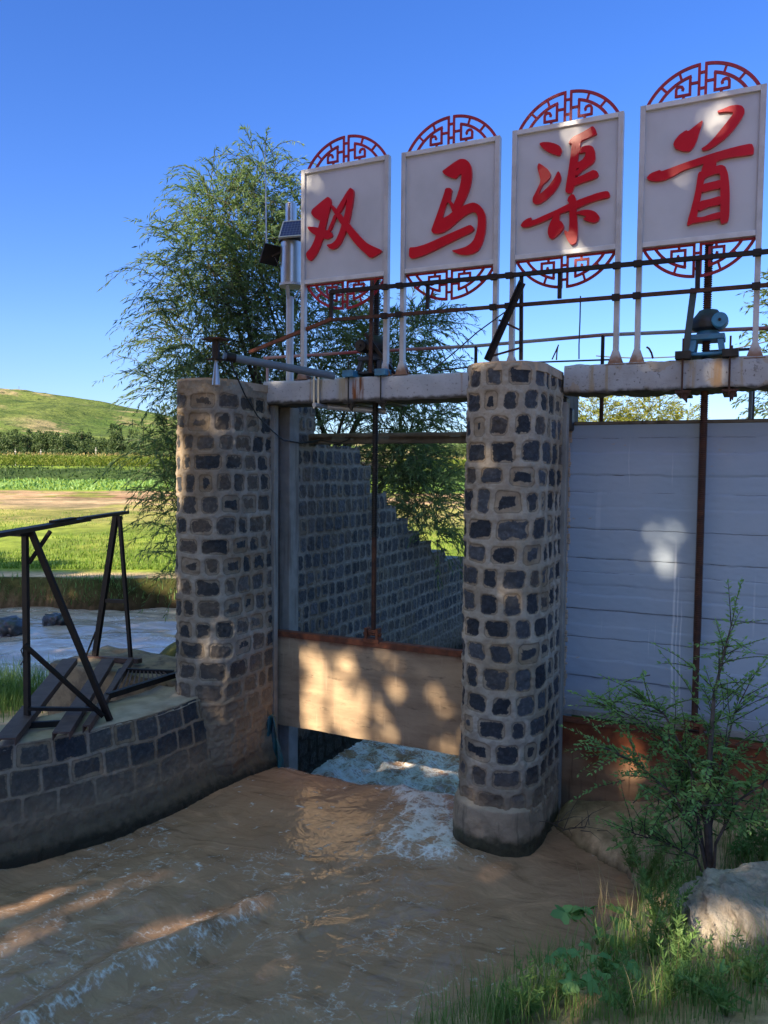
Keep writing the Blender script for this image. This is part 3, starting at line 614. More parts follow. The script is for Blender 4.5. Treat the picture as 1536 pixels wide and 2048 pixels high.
CH[2] = zz((1020, 220), 230/1536, [
 [(385,445),(440,425),(520,425),(600,445),(660,475),(690,520),(690,550),(660,610),(600,595),(510,560),(430,505)],
 [(380,705),(430,735),(500,785),(545,850),(530,905),(490,950),(440,990),(410,1050),(380,1130),(340,1200),(300,1200),(305,1165),(350,1080),(410,950),(385,850),(362,760)],
 [(640,810),(670,845),(685,910),(665,970),(600,1080),(500,1180),(410,1245),(345,1262),(305,1235),(300,1180),(340,1150),(380,1130),(440,1090),(520,1010),(590,910)],
 [(780,440),(800,400),(850,350),(930,315),(1020,265),(1105,210),(1140,250),(1160,310),(1150,325),(1060,360),(960,405),(940,430),(935,500),(915,600),(900,720),(890,800),(870,900),(880,960),(850,1040),(820,1110),(780,1115),(735,1090),(755,960),(780,810),(810,600),(825,440),(790,455)],
 [(930,505),(990,480),(1060,470),(1110,490),(1135,550),(1140,655),(1110,705),(1050,750),(980,800),(925,850),(890,885),(875,860),(885,815),(935,765),(880,790),(880,712),(960,670),(1000,620),(1015,560),(915,582)],
 [(870,905),(950,880),(1040,835),(1110,800),(1160,815),(1185,860),(1160,900),(1080,935),(980,965),(880,1005),(840,1020)],
 [(140,1545),(175,1490),(225,1455),(280,1435),(290,1445),(265,1480),(330,1465),(450,1410),(600,1345),(780,1255),(900,1205),(1050,1150),(1180,1105),(1300,1080),(1330,1110),(1335,1150),(1310,1170),(1180,1200),(1020,1255),(900,1315),(780,1350),(670,1385),(570,1430),(470,1480),(350,1530),(240,1565),(170,1568)],
 [(765,1215),(780,1165),(820,1125),(855,1130),(880,1180),(888,1300),(895,1450),(905,1600),(895,1740),(870,1785),(820,1805),(770,1750),(725,1640),(725,1600),(785,1640),(795,1500),(793,1350),(790,1240)],
 [(670,1380),(655,1480),(690,1490),(720,1540),(715,1590),(640,1670),(570,1725),(530,1715),(505,1650),(510,1580),(540,1500),(580,1425)],
 [(885,1365),(980,1335),(1070,1335),(1150,1365),(1200,1430),(1180,1480),(1120,1510),(1040,1490),(970,1460),(1030,1425),(950,1400),(885,1390)]])
CH[3] = zz((1270, 160), 266/1536, [
 [(785,455),(770,520),(735,620),(720,680),(680,770),(625,825),(540,815),(470,795),(440,745),(455,700),(510,630),(590,575),(615,590),(690,530)],
 [(950,355),(1020,330),(1100,295),(1180,283),(1235,295),(1265,335),(1265,380),(1220,460),(1140,570),(1050,665),(950,740),(860,800),(780,815),(765,790),(830,750),(900,680),(1000,560),(1080,460),(1145,370),(1060,360),(960,372)],
 [(130,1130),(180,1075),(290,1035),(300,1055),(400,1020),(560,960),(720,905),(880,850),(1050,800),(1200,760),(1350,730),(1375,790),(1370,855),(1280,870),(1150,885),(1020,910),(940,940),(880,960),(800,960),(740,985),(620,1020),(540,1050),(430,1115),(340,1155),(250,1172),(170,1160)],
 [(800,945),(860,920),(940,930),(940,985),(900,1010),(850,1060),(760,1075),(770,1030)],
 [(730,1065),(800,1050),(850,1060),(800,1150),(780,1250),(750,1400),(720,1550),(700,1640),(600,1685),(605,1640),(650,1480),(690,1320),(715,1180)],
 [(800,1070),(840,1040),(920,995),(1000,980),(1045,1000),(1075,1080),(1090,1200),(1095,1350),(1090,1550),(1075,1640),(1000,1665),(980,1620),(985,1550),(985,1400),(985,1200),(985,1080),(920,1085),(840,1115),(800,1140)],
 [(780,1203),(900,1175),(995,1150),(995,1250),(880,1270),(765,1303)], [(740,1402),(870,1375),(995,1335),(995,1440),(870,1460),(725,1522)], [(690,1585),(780,1585),(880,1550),(995,1520),(995,1600),(880,1620),(690,1652),(650,1660)]])
SIGN_PX = [((600,340),(780,311),(606,568),(775,553)), ((802,308),(1000,270),(803,548),(997,528)), ((1022,264),(1248,222),(1024,522),(1242,497)), ((1280,213),(1532,169),(1275,497),(1526,470))]
LBL = ['white sign board with the red character 双, beside the silver gauge pole', 'white sign board with the red character 马, over the smooth left deck beam', 'white sign board with the red character 渠, above the middle pier', 'white sign board with the red character 首, above the blue hoist']
def fret(name, parent, xc, z, c, h, sgn):
    mb = MB(); w = .021; r = (c * c / 4 + h * h) / (2 * h)
    arc = lambda x: math.sqrt(max(0, r * r - x * x)) - (r - h)
    ri = r - .085; hin = h - .068
    arci = lambda x: math.sqrt(max(0, ri * ri - x * x)) - (ri - hin)
    o3 = np.array([xc, SY + .03, z])
    for s in (-1, 1):
        A = lambda pts, ww=w, dy=0.0: mb.strip([(s * x, y) for x, y in pts], ww, o3 + np.array([0, dy, 0]), (1, 0, 0), (0, 0, sgn), (0, .012, 0))
        x0 = .030 * c
        A([(x0, .0), (x0, arc(x0) - .002)])
        A([(x, arc(x)) for x in np.linspace(x0 - .01, c / 2, 18)], w * 1.15, .0015)
        xin = .11 * c; xe = .41 * c
        xe = math.sqrt(max(0, ri * ri - (ri - hin) ** 2))
        A([(x, arci(x)) for x in np.linspace(xin - .01, xe, 14)], w * 1.1, .0015)
        A([(xin, .165 * h), (xin, arci(xin))])
        A([(x0, .48 * h), (xin, .48 * h)], w, .003)
        A([(x0, .76 * h), (0, .76 * h)], w, .003); A([(x0, .29 * h), (0, .29 * h)], w, .003)
        A([(xin - .01, .165 * h), (.235 * c, .165 * h)], w, .003); A([(.167 * c, 0), (.167 * c, .165 * h)], w, .0045)
        hk = [(.235 * c, .165 * h - .01), (.235 * c, .36 * h), (.225 * c, .42 * h), (.205 * c, .445 * h), (.183 * c, .42 * h), (.172 * c, .35 * h), (.178 * c, .30 * h)]
        A(hk, w, .0)
        A([(x0, .008), (c / 2, .008)], .016, .0055)
        for xo, xi in ((.21, .185), (.375, .315)): A([(xo * c, arc(xo * c)), (xi * c, arci(xi * c))], w * .9, .0035)
    return mb.build(name, M['fret'], parent)
for k in range(4):
    tl, tr, blp, brp = [aty(*p, SY) for p in SIGN_PX[k]]
    x0, x1 = (tl[0] + blp[0]) / 2, (tr[0] + brp[0]) / 2; zt, zb = (tl[2] + tr[2]) / 2, (blp[2] + brp[2]) / 2
    sg = empty('sign_board', ((x0 + x1) / 2, SY, 3.9), LBL[k], 'sign', 'white character signs on the deck')
    mb = MB(); mb.box2((x0 + .012, SY + .012, zb + .012), (x1 - .012, SY + .035, zt - .012)); mb.build('panel', M['panelwhite'], sg)
    fw = .042; MB().box2((x0 + fw, SY - .012, zt - fw), (x1 - fw, SY + .045, zt)).build('frame_rail', M['frame'], sg, .004); MB().box2((x0 + fw, SY - .012, zb), (x1 - fw, SY + .045, zb + fw)).build('frame_rail', M['frame'], sg, .004)
    for s, xx in ((1, x0), (-1, x1)):
        mb = MB(); xa, xb = (xx, xx + s * fw); lo, hi = min(xa, xb), max(xa, xb)
        mb.box2((lo, SY - .013, 3.89), (hi, SY + .046, zt + .001))
        c = (lo + hi) / 2
        for dy in (-.013, .046):
            mb.poly([(c - .062, SY + dy, 3.892), (c + .062, SY + dy, 3.892), (c + .021, SY + dy, 4.01), (c - .021, SY + dy, 4.01)], (0, -.006 if dy < 0 else .006, 0))
        mb.box2((c - .075, SY - .04, 3.886), (c + .075, SY + .075, 3.893))
        mb.build('post', M['post'], sg, .003)
    mb = MB(); yf = SY + .012
    for q, pl in enumerate(CH[k]):
        d = .026 + .0011 * q; P = [aty(px, py, SY - .016) for px, py in pl]
        P = np.array([(p[0], yf - d, p[2]) for p in P])
        # soften the outline: one round of corner cutting
        Q = []
        for i in range(len(P)):
            a, b = P[i], P[(i + 1) % len(P)]; Q += [a * .82 + b * .18, a * .18 + b * .82]
        mb.poly(Q, (0, d, 0))
    mb.build('red_character', M['red'], sg)
    w_ = x1 - x0
    fret('top_fretwork', sg, (x0 + x1) / 2, zt + .001, w_ * .90, .255, 1); fret('bottom_fretwork', sg, (x0 + x1) / 2, zb - .001, w_ * .90, .255, -1)
# ---------------------------------------------------------------- railings
fr_ = empty('front_railing', (-2, 6.58, 3.9), 'rusty dark steel railing of two bars bolted across the sign posts above the beams', 'railing')
RY = 6.61
a, b = aty(660, 584, RY), aty(1536, 503, RY); a2, b2 = aty(664, 640, RY), aty(1536, 570, RY)
ext = lambda p, q, t: p + (q - p) * t
mb = MB(); mb.bar(a, ext(a, b, 1.6), .034, .034); mb.build('rail', M['iron'], fr_)
mb = MB(); mb.bar(a2, ext(a2, b2, 1.6), .030, .030); mb.build('rail', M['rust'], fr_)
mb = MB(); mb.bar(aty(664, 638, RY + .002), aty(500, 704, 6.9), .032, .032); mb.build('rail', M['rust_red'], fr_)
for px, y0, y1, w in ((663, 584, 640, .034), (856, 566, 618, .03), (1043, 545, 720, .03), (1120, 540, 597, .032), (1396, 517, 578, .036)):
    mb = MB(); mb.bar(aty(px, y0, RY + .028), aty(px - 1, y1, RY + .028), w, .026, (0, 1, 0)); mb.build('upright', M['iron'], fr_)
for k in range(4):
    for i in (0, 1):
        p = SIGN_PX[k][i]; x = aty(*p, SY)[0] + (.02 if i == 0 else -.02)
        for A_, B_ in ((a, b), (a2, b2)):
            t = (x - A_[0]) / (B_[0] - A_[0])
            if t < .0: continue
            z = A_[2] + t * (B_[2] - A_[2]); mb = MB(); mb.box2((x - .03, RY - .022, z - .024), (x + .03, RY + .03, z + .024)); mb.build('clamp', M['iron'], fr_)
rr = empty('rear_railing', (-2, 7.5, 3.9), 'thin red and white pipe handrail along the far edge of the deck', 'railing')
YB = 7.45
P0, P1 = aty(528, 716, YB), aty(1560, 655, YB)
mb = MB(); mb.tube([P0, aty(735, 703, YB), aty(950, 692, YB), aty(1205, 670, YB), P1, ext(P0, P1, 1.4)], .017, 8); mb.build('rail', M['redpipe'], rr)
mb = MB(); mb.tube([aty(870, 742, YB), aty(1000, 727, YB), aty(1230, 719, YB), aty(1240, 718, YB)], .009, 6); mb.build('rail', M['wire'], rr)
for px, y in ((535, 715), (952, 692), (1206, 670), (1510, 657)):
    q = aty(px, y, YB); mb = MB(); mb.tube([q, (q[0], q[1], 3.25)], .017, 8); mb.build('upright', M['redpipe'] if px < 900 else M['iron'], rr)
for i, (x0, y0) in enumerate(((1203, 840), (1500, 836))):
    q = aty(x0, y0, 7.3); mb = MB(); mb.tube([(q[0], 7.3, 3.42), (q[0], 7.3, 3.98)], .016, 8); mb.build('upright', M['rust' if i == 0 else 'greypipe'], rr)
# leaning angle iron and its side ties
li = empty('leaning_angle_iron', aty(975, 722, 6.5), 'dark angle iron leaning against the railing on top of the middle pier', 'angle iron')
mb = MB(); mb.angle(aty(976, 722, 6.5), aty(1046, 566, 6.57), .05, .008, (0, 1, 0)); mb.build('bar', M['iron'], li)
mb = MB(); mb.bar(aty(998, 640, 6.54), aty(1044, 662, 6.60), .022, .014); mb.build('tie', M['rust'], li)
mb = MB(); mb.bar(aty(984, 712, 6.52), aty(1040, 696, 6.60), .024, .016); mb.build('tie', M['rust'], li)
def wirething(name, pts, r, m, label, cat): o = MB().tube(pts, r, 7).build(name, m); return tag(o, label, cat)
wirething('stay_wire', [aty(862, 742, 6.7), aty(905, 708, 6.66), aty(955, 664, 6.62), aty(1010, 624, 6.6)], .006, M['wire'], 'thin stay wire slanting up from the left beam to the railing', 'wire')
wirething('thin_rod', [aty(1158, 718, 7.0), aty(1158, 690, 7.0), aty(1160, 640, 7.0), aty(1161, 592, 7.0)], .006, M['wire'], 'thin upright rod standing on the right beam under the third sign', 'rod')
wirething('bent_rebar', [aty(1104, 719, 6.7), aty(1110, 706, 6.7), aty(1117, 690, 6.7), aty(1114, 704, 6.69), aty(1113, 720, 6.69)], .006, M['rust'], 'short bent rebar stub at the right edge of the middle pier', 'rebar')
wirething('bent_rebar', [aty(1306, 717, 6.7), aty(1303, 706, 6.7), aty(1298, 697, 6.7), aty(1293, 694, 6.7)], .008, M['rust'], 'short curled rebar stub on the right beam left of the blue hoist', 'rebar')
q0, q1 = aty(1290, 716, 24), aty(1560, 676, 24)
wirething('power_line', [q0 + (q1 - q0) * t + np.array([0, 0, -.5 * t * (1 - t)]) for t in np.linspace(-.4, 1.6, 14)], .018, M['wire'], 'thin power line crossing the sky low behind the blue hoist', 'cable')
# ---------------------------------------------------------------- hoists
def hoist(label, xc, base_m, body_m, stand_m, left):
    h = empty('gate_hoist', (xc, 6.83, 3.9), label, 'hoist', 'screw hoists on the deck beams'); zb = 3.885 if left else 3.90; y = 6.83
    xs = (-.165, .175)
    for dx in xs:
        mb = MB(); mb.box2((xc + dx - .058, 6.575, zb), (xc + dx + .058, 7.1, zb + .062)); mb.build('base_channel', base_m, h, .004)
        mb = MB()
        for yy in (6.595, 7.09): mb.tube([(xc + dx, yy, zb + .16), (xc + dx, yy, 3.60)], .0075, 6)
        mb.poly([(xc + dx - .05, 6.60, 3.655), (xc + dx + .07, 6.60, 3.655), (xc + dx + .035, 6.60, 3.60), (xc + dx + .03, 6.60, 3.565)], (0, .03, 0)); mb.box2((xc + dx - .05, 6.585, 3.635), (xc + dx + .05, 7.1, 3.655))
        mb.build('tie_bolt', M['rust'] if not left else M['black'], h)
    z0 = zb + .0622
    mb = MB()
    for sx in (-1, 1):
        for sy in (-1, 1): mb.poly([(xc + sx * .135, y + sy * .12 - .03, z0), (xc + sx * .09, y + sy * .12 - .03, z0), (xc + sx * .075, y + sy * .09 - .03, z0 + .10), (xc + sx * .12, y + sy * .09 - .03, z0 + .10)], (0, .06, 0))
    mb.box2((xc - .13, y - .12, z0 + .10), (xc + .13, y + .12, z0 + .145)); mb.box2((xc - .17, y - .16, z0 - .03), (xc + .17, y + .16, z0 - .004)); mb.build('stand', stand_m, h, .008)
    mb = MB(); mb.lathe((xc, y, 0), [(.0, z0 + .146), (.09, z0 + .146), (.085, z0 + .17), (.075, z0 + .185), (.0, z0 + .185)], 20); mb.build('neck', stand_m, h)
    zg = z0 + .18
    mb = MB(); mb.lathe((xc, y, 0), [(.0, zg), (.09, zg), (.125, zg + .02), (.137, zg + .055), (.132, zg + .085), (.10, zg + .125), (.07, zg + .165), (.045, zg + .172), (0, zg + .172)], 26); mb.build('gearbox', body_m, h)
    s = -1 if left else 1
    mb = MB(); mb.lathe((xc + s * .09, y, zg + .062), [(0, -.150), (.052, -.150), (.060, -.143), (.062, -.10), (.062, -.04)], 22, 'y'); mb.build('end_cover', stand_m if not left else body_m, h)
    mb = MB(); mb.tube([(xc + s * .09, y - .148, zg + .062), (xc + s * .09, y - .165, zg + .062)], .012, 10); mb.build('crank_stub', M['black'], h)
    return h
hoist('blue screw hoist clamped on the flaking right beam under the fourth sign', -.355, M['black'], M['hoistdark'], M['hoistblue'], False)
hoist('grimy dark screw hoist with a blue foot on the smooth beam below sign 双', -3.325, M['hoistblue'], M['black'], M['hoistdark'], True)
mb = MB(); mb.bar(aty(1371, 705, 6.7), aty(1388, 576, 6.64), .05, .012, (0, 1, 0)); o = mb.build('brace_bar', M['bluebar']); tag(o, 'blue-grey flat bar slanting from the beam to the railing left of the blue hoist', 'brace')
mb = MB(); mb.bar(aty(730, 667, 6.64), aty(792, 752, 6.72), .035, .014, (0, 1, 0)); o = mb.build('brace_bar', M['iron']); tag(o, 'black flat bar slanting across the grimy left hoist', 'brace')
mb = MB(); mb.bar(aty(744, 560, 6.63), aty(741, 745, 6.63), .034, .02, (0, 1, 0)); o = mb.build('upright_bar', M['rust']); tag(o, 'rusty upright bar beside the left screw rod, under the first sign', 'bar')
mb = MB(); mb.bar(aty(1520, 697, 7.2), aty(1420, 703, 7.05), .035, .02); o = mb.build('flat_bar', M['iron']); tag(o, 'dark flat bar lying on the right beam at the foot of the fourth sign', 'bar')
# gusset at the far right post is part of sign 4
# ---------------------------------------------------------------- level sensor on its arm
se = empty('level_sensor', aty(630, 745, 6.55), 'level sensor with flat cover plate and metal horn on a grey pipe arm', 'sensor')
e0, e1 = aty(668, 752, 6.56), aty(447, 712, 5.72)
mb = MB(); mb.tube([e0, e1], .036, 14); mb.build('pipe_arm', M['greypipe'], se)
hd = aty(432, 700, 5.62); zt_ = aty(432, 682, 5.62)[2]
mb = MB(); mb.box((hd[0], hd[1], zt_ + .012), (.20, .17, .012)); o = mb.build('cover_plate', M['rust'], se, .002)
mb = MB(); zlo = aty(432, 719, 5.62)[2]; mb.tube([(hd[0], hd[1], zt_), (hd[0], hd[1], zlo)], .036, 14); mb.box((hd[0] + .034, hd[1] - .02, (zt_ + zlo) / 2), (.02, .02, zt_ - zlo - .01)); mb.build('sensor_body', M['iron'], se)
mb = MB(); mb.box((hd[0], hd[1], zlo), (.13, .13, .012)); mb.build('mounting_plate', M['iron'], se, .002)
zh0, zh1 = zlo - .006, aty(434, 770, 5.62)[2]
mb = MB(); mb.lathe((hd[0], hd[1], 0), [(.012, zh0), (.013, zh0 - .02), (.02, zh0 - .07), (.036, zh1), (.033, zh1 + .001), (.0, zh0 - .05)], 20); mb.build('horn', M['steel'], se)
mb = MB(); mb.tube([e1 + (e0 - e1) * .02, e1 + (e0 - e1) * .10], .042, 12); mb.build('pipe_clamp', M['iron'], se)
cx = -3.86
for x in (aty(624, 770, 6.56)[0], aty(633, 770, 6.56)[0]):
    mb = MB(); mb.bar((x, 6.60, 3.94), (x, 6.60, 3.60), .018, .012, (0, 1, 0)); mb.build('strap', M['steel'], se)
mb = MB(); p = aty(628, 808, 6.5); mb.tube([(p[0], 6.5, 3.625), (p[0], 6.75, 3.625)], .022, 12); mb.tube([(p[0], 6.75, 3.625), (p[0] + .55, 6.95, 3.58)], .03, 10); mb.build('pipe_stub', M['galv'], se)
cp = [aty(437, 690, 5.63), aty(446, 688, 5.66), aty(452, 700, 5.72), aty(470, 745, 5.80), aty(490, 790, 6.0), aty(515, 832, 6.3), aty(545, 862, 6.55), aty(566, 880, 6.85), aty(600, 886, 7.2), aty(640, 884, 7.45)]
wirething('sensor_cable', cp, .007, M['cable'], 'black cable drooping from the level sensor across the left pier to the stepped wall', 'cable')
wirething('loose_cable', [aty(600, 886, 7.22), aty(640, 880, 7.40), aty(660, 884, 7.40), aty(680, 886, 7.40), aty(700, 878, 7.40)], .006, M['cable'], 'black cable loop hanging in front of the narrow cross beam', 'cable')
# ---------------------------------------------------------------- rain gauge station
ws = empty('monitoring_station', aty(580, 757, 7.15), 'grey mast carrying a silver gauge cylinder, steel cabinet, two solar panels and a whip aerial', 'monitoring station')
WY = 7.15; A_ = lambda px, py, d=0: aty(px, py, WY + d)
sx = A_(580, 600)[0]; zA = lambda py: A_(580, py)[2]
mb = MB(); mb.tube([(sx, WY, PT + .0), (sx, WY, zA(594))], .041, 16); mb.lathe((sx, WY, 0), [(.1, PT + .0), (.1, PT + .022), (.041, PT + .022)], 16); mb.build('mast', M['galv'], ws)
xc2 = A_(584, 520)[0]
mb = MB(); mb.lathe((xc2, WY, 0), [(0, zA(570)), (.118, zA(570)), (.118, zA(486)), (0, zA(486))], 32); mb.build('cabinet', M['steel'], ws)
mb = MB(); mb.lathe((xc2, WY, 0), [(0, zA(574)), (.135, zA(574)), (.135, zA(569)), (.0, zA(569))], 32)
for t in (0.6, 2.7, 4.8): mb.bar((xc2 + .1 * math.cos(t), WY + .1 * math.sin(t), zA(574)), (sx + .035 * math.cos(t), WY + .035 * math.sin(t), zA(599)), .03, .008)
mb.build('cabinet_base', M['galv'], ws)
mb = MB(); mb.lathe((xc2, WY, 0), [(0, zA(486) + .001), (.14, zA(486) + .001), (.145, zA(481)), (.09, zA(474)), (0, zA(474))], 32); mb.build('cabinet_lid', M['black'], ws)
xg = A_(577, 420)[0]
mb = MB(); mb.lathe((xg, WY + .05, 0), [(0, zA(486)), (.06, zA(486)), (.06, zA(405)), (.052, zA(405)), (.05, zA(412)), (0, zA(415))], 28); mb.build('rain_gauge', M['steel'], ws)
def quadpanel(name, c, w, h, nrm, parent):
    n = Vector(nrm).normalized(); u = Vector((0, 0, 1)).cross(n).normalized(); v = n.cross(u)
    o = MB().box((0, 0, 0), (w, h, .006)).build(name, M['solar']); o.parent = parent; o.matrix_local = Matrix.Translation(Vector([float(k) for k in c]) - base_of(parent)) @ Matrix((u, v, n)).transposed().to_4x4()
    f = MB(); f.box((0, h / 2 + .006, -.004), (w + .024, .012, .022)).box((0, -h / 2 - .006, -.004), (w + .024, .012, .022)).box((w / 2 + .006, 0, -.004), (.012, h, .022)).box((-w / 2 - .006, 0, -.004), (.012, h, .022)).box((0, 0, -.009), (w, h, .008))
    fo = f.build('panel_frame', M['galv'] if w > .2 else M['iron']); fo.parent = o
    return o
quadpanel('solar_panel', aty(588, 457, WY - .16), .27, .205, (.12, -.85, .5), ws)
c2 = aty(541, 509, WY - .02); quadpanel('solar_panel', c2, .19, .19, (-.75, .35, .52), ws)
mb = MB(); mb.bar((c2[0] + .02, c2[1], c2[2] - .02), (xc2 - .1, WY, zA(500)), .02, .02); mb.bar((c2[0] + .05, c2[1], c2[2] - .03), (xc2 - .115, WY, zA(545)), .008, .008); mb.bar((xg, WY - .08, zA(470)), (xg + .03, WY + .03, zA(486)), .05, .02); mb.build('panel_bracket', M['iron'], ws)
mb = MB(); wb, wt = aty(533, 508, WY), aty(530, 286, WY); mb.tube([wb, wb + (wt - wb) * .5, wt], [.009, .007, .003], 7); mb.build('whip_aerial', M['galv'], ws)
# ---------------------------------------------------------------- trestle and planks on the guide wall
def onplane(px, py, p, q):                       # vertical plane through ground points p, q
    p, q = np.array(p), np.array(q); n = np.array([-(q - p)[1], (q - p)[0], 0]); d = _ray(px, py); t = np.dot(n, np.r_[p[:2], 0] - np.r_[EYEP[:2], 0]) / np.dot(n, d); return EYEP + d * t
f1, f2 = atz(55, 1447, .88), atz(222, 1440, .88); r1, r2 = atz(190, 1312, .88), atz(262, 1325, .88)
tr_ = empty('iron_trestle', (f1 + f2 + r1 + r2) / 4, 'dark iron trestle frame with A-shaped ends standing on the guide wall', 'trestle')
FP = lambda px, py: onplane(px, py, f1, f2)
RP = lambda px, py: onplane(px, py, r1, r2)
def bar(name, p, q, w, h, m, parent, up=(0, 1, 0), L=False):
    mb = MB(); (mb.angle(p, q, w, .008, up) if L else mb.bar(p, q, w, h, up)); return mb.build(name, m, parent)
I = M['iron']
bar('leg', f1, FP(50, 1064), .055, .03, I, tr_); bar('leg', f2 + np.array([.0, -.012, 0]), FP(68, 1062) + np.array([0, -.03, 0]), .06, .025, I, tr_)
bar('leg', r1, RP(232, 1030), .065, .04, I, tr_); bar('leg', r2, RP(239, 1032), .04, .03, I, tr_)
bar('brace', FP(101, 1062), FP(58, 1126), .03, .02, I, tr_); bar('brace', FP(56, 1288) + np.array([0, -.035, 0]), FP(214, 1430) + np.array([0, -.04, 0]), .04, .02, I, tr_)
bar('brace', RP(204, 1201), RP(249, 1203), .04, .02, I, tr_); bar('brace', RP(191, 1264), RP(172, 1312), .015, .015, I, tr_)
bar('tie_bar', FP(60, 1416) + np.array([0, -.02, 0]), FP(200, 1417) + np.array([0, -.02, 0]), .03, .03, I, tr_); bar('foot_bar', FP(38, 1452) + np.array([0.02, -.06, .02]), FP(152, 1445) + np.array([.02, -.06, .02]), .05, .03, I, tr_)
bar('tie_bar', RP(165, 1315), RP(280, 1322), .05, .06, M['plank'], tr_)
T0, T1 = FP(60, 1058), RP(238, 1027); dT = (T1 - T0)
bar('top_channel', T0 - dT * .28, T0 + dT * .56, .10, .035, I, tr_, (0, 0, 1)); bar('top_channel', T0 + dT * .50 + np.array([0, 0, .012]), T1 + dT * .10, .085, .032, I, tr_, (0, 0, 1))
mb = MB(); mb.bar(T0 + dT * .2 + np.array([0, 0, .03]), T0 + dT * .42 + np.array([0, 0, .03]), .06, .02); mb.build('splice_plate', I, tr_); MB().box(FP(34, 1068), (.2, .1, .03)).build('splice_plate', I, tr_)
mb = MB(); mb.tube([FP(50, 1290), FP(42, 1300), FP(48, 1318), FP(41, 1330)], .006, 6); mb.build('wire_tie', M['wire'], tr_)
def plank(p, q, w, label):
    p, q = np.array(p), np.array(q); mb = MB(); mb.bar(p, q, w, .012); s = np.cross((q - p) / np.linalg.norm(q - p), (0, 0, 1)); s /= np.linalg.norm(s)
    for k in (-1, 1): mb.bar(p + s * k * (w / 2 - .004) - np.array([0, 0, .0305]), q + s * k * (w / 2 - .004) - np.array([0, 0, .0305]), .008, .05)
    o = mb.build('channel_plank', M['plank'], None); return tag(o, label, 'plank', 'rusty channel planks over the gap')
up = np.array([0, 0, .0])
plank(atz(10, 1478, .94), atz(140, 1318, .965), .15, 'rusty channel plank nearest the picture edge, under the trestle foot')
plank(atz(122, 1466, .94), atz(216, 1318, .965), .13, 'rusty channel plank spanning the gap under the middle of the trestle')
plank(atz(172, 1452, .93), atz(262, 1316, .955), .055, 'narrow rusty channel beside the trestle, ending at the iron grate')
gr = empty('iron_grate', atz(280, 1365, .9), 'black iron bar grate lying between the trestle and the left pier', 'grate')
ga, gb, gc, gd = atz(215, 1392, .93), atz(366, 1345, .93), atz(240, 1340, .93), atz(352, 1358, .93)
bar('frame_bar', ga, gb, .05, .05, I, gr, (0, 0, 1)); bar('frame_bar', gc, gb + (gc - gb) * .15, .035, .04, I, gr, (0, 0, 1)); bar('frame_bar', ga, gc, .03, .03, I, gr, (0, 0, 1))
for t in np.linspace(.1, .8, 11): bar('grate_bar', ga + (gb - ga) * t, gc + (gb + (gc - gb) * .15 - gc) * t, .011, .011, M['plank'], gr, (0, 0, 1))
# ---------------------------------------------------------------- ground
SHORE = [(-1.46, 6.95), (-1.46, 6.5), (-1.2, 6.23), (-.77, 5.96), (-.60, 5.6), (-.70, 5.15), (-.95, 4.75), (-1.22, 4.3), (-1.45, 3.9), (-1.9, 3.3), (-2.8, 2.4), (-5, .9), (-9, -2), (-15, -6)]
BASIN = [(-15, -3.4)] + [(x - .22, y + .1) for x, y in GWs] + [(-4.42, 6.95)] + SHORE
def polydist(x, y, P):
    P = np.array(P); n = len(P); d = np.full(x.shape, 1e9); ins = np.zeros(x.shape, bool)
    for i in range(n):
        ax, ay = P[i]; bx, by = P[(i + 1) % n]; ex, ey = bx - ax, by - ay
        t = np.clip(((x - ax) * ex + (y - ay) * ey) / (ex * ex + ey * ey + 1e-12), 0, 1)
        d = np.minimum(d, np.hypot(x - ax - t * ex, y - ay - t * ey))
        if ay != by: ins ^= ((ay > y) != (by > y)) & (x < (bx - ax) * (y - ay) / (by - ay) + ax)
    return np.where(ins, d, -d)
def ground(x, y, fine=True):
    x = np.asarray(x, float); y = np.asarray(y, float); w = FW[0] * x + FW[1] * y; s = RT[0] * x + RT[1] * y
    h = np.interp(w, [-60, 9.8, 10.6, 16.9, 60, 84, 106, 118, 126, 200, 260, 4000], [1.2, .22, .5, .60, .6, .72, 1.35, 3.05, 3.3, 3.3, 4, 30])
    h = h + (fbm(s / 9, w / 14, 3, 2) - .5) * .22 * sst(18, 40, w)
    rv = sst(9.9, 10.5, w + (fbm(s * .6, w * .6, 3, 4) - .5) * .8) * (1 - sst(16.45, 16.85, w + (fbm(s * .5, w * .2, 4, 8) - .5) * 1.0)) * (1 - sst(-7.5, -6.9, x + .12 * (y - 9)))
    bk = sst(7.2, 8.0, y) * sst(-7.6, -6.8, x + .12 * (y - 9)) * (1 - sst(16, 18, w)); h = h * (1 - bk) + .75 * bk
    h = h * (1 - rv) - .7 * rv
    cn = sst(-5.0, -4.7, x) * (1 - sst(-1.9, -1.6, x)) * sst(6.6, 6.9, y) * (1 - sst(50, 60, y)); h = h * (1 - cn) - 1.3 * cn
    d = polydist(x, y, BASIN)
    right = sst(-.5, .5, x + 2.2 + np.clip(3 - y, 0, 9) * 1.6)
    k = .44 + (.16 - .44) * sst(4.7, 6.1, y)
    land = np.minimum(k * np.maximum(-d, 0) + .015 + .075 * sst(.0, .10, -d), 1.45) + (.05 * (fbm(x * 2.2, y * 2.2, 4, 6) - .5) + .035 * (fbm(x * 9, y * 9, 3, 16) - .5)) * sst(.0, .4, -d)
    nearr = right * (1 - sst(6.93, 7.15, y)); h = h * (1 - nearr) + land * nearr
    h = np.where(d > 0, np.maximum(-.9, -.02 - .7 * d), h)
    c2 = sst(-5.0, -4.7, x) * (1 - sst(-1.9, -1.6, x)) * sst(5.6, 6.1, y) * (1 - sst(50, 60, y)); h = np.where(c2 > 0, np.minimum(h, -1.3 * c2 + .6 * (1 - c2)), h)
    return h
th = np.radians(np.unique(np.r_[np.linspace(-180, -38, 60), np.linspace(-38, 38, 330), np.linspace(38, 180, 60)]))
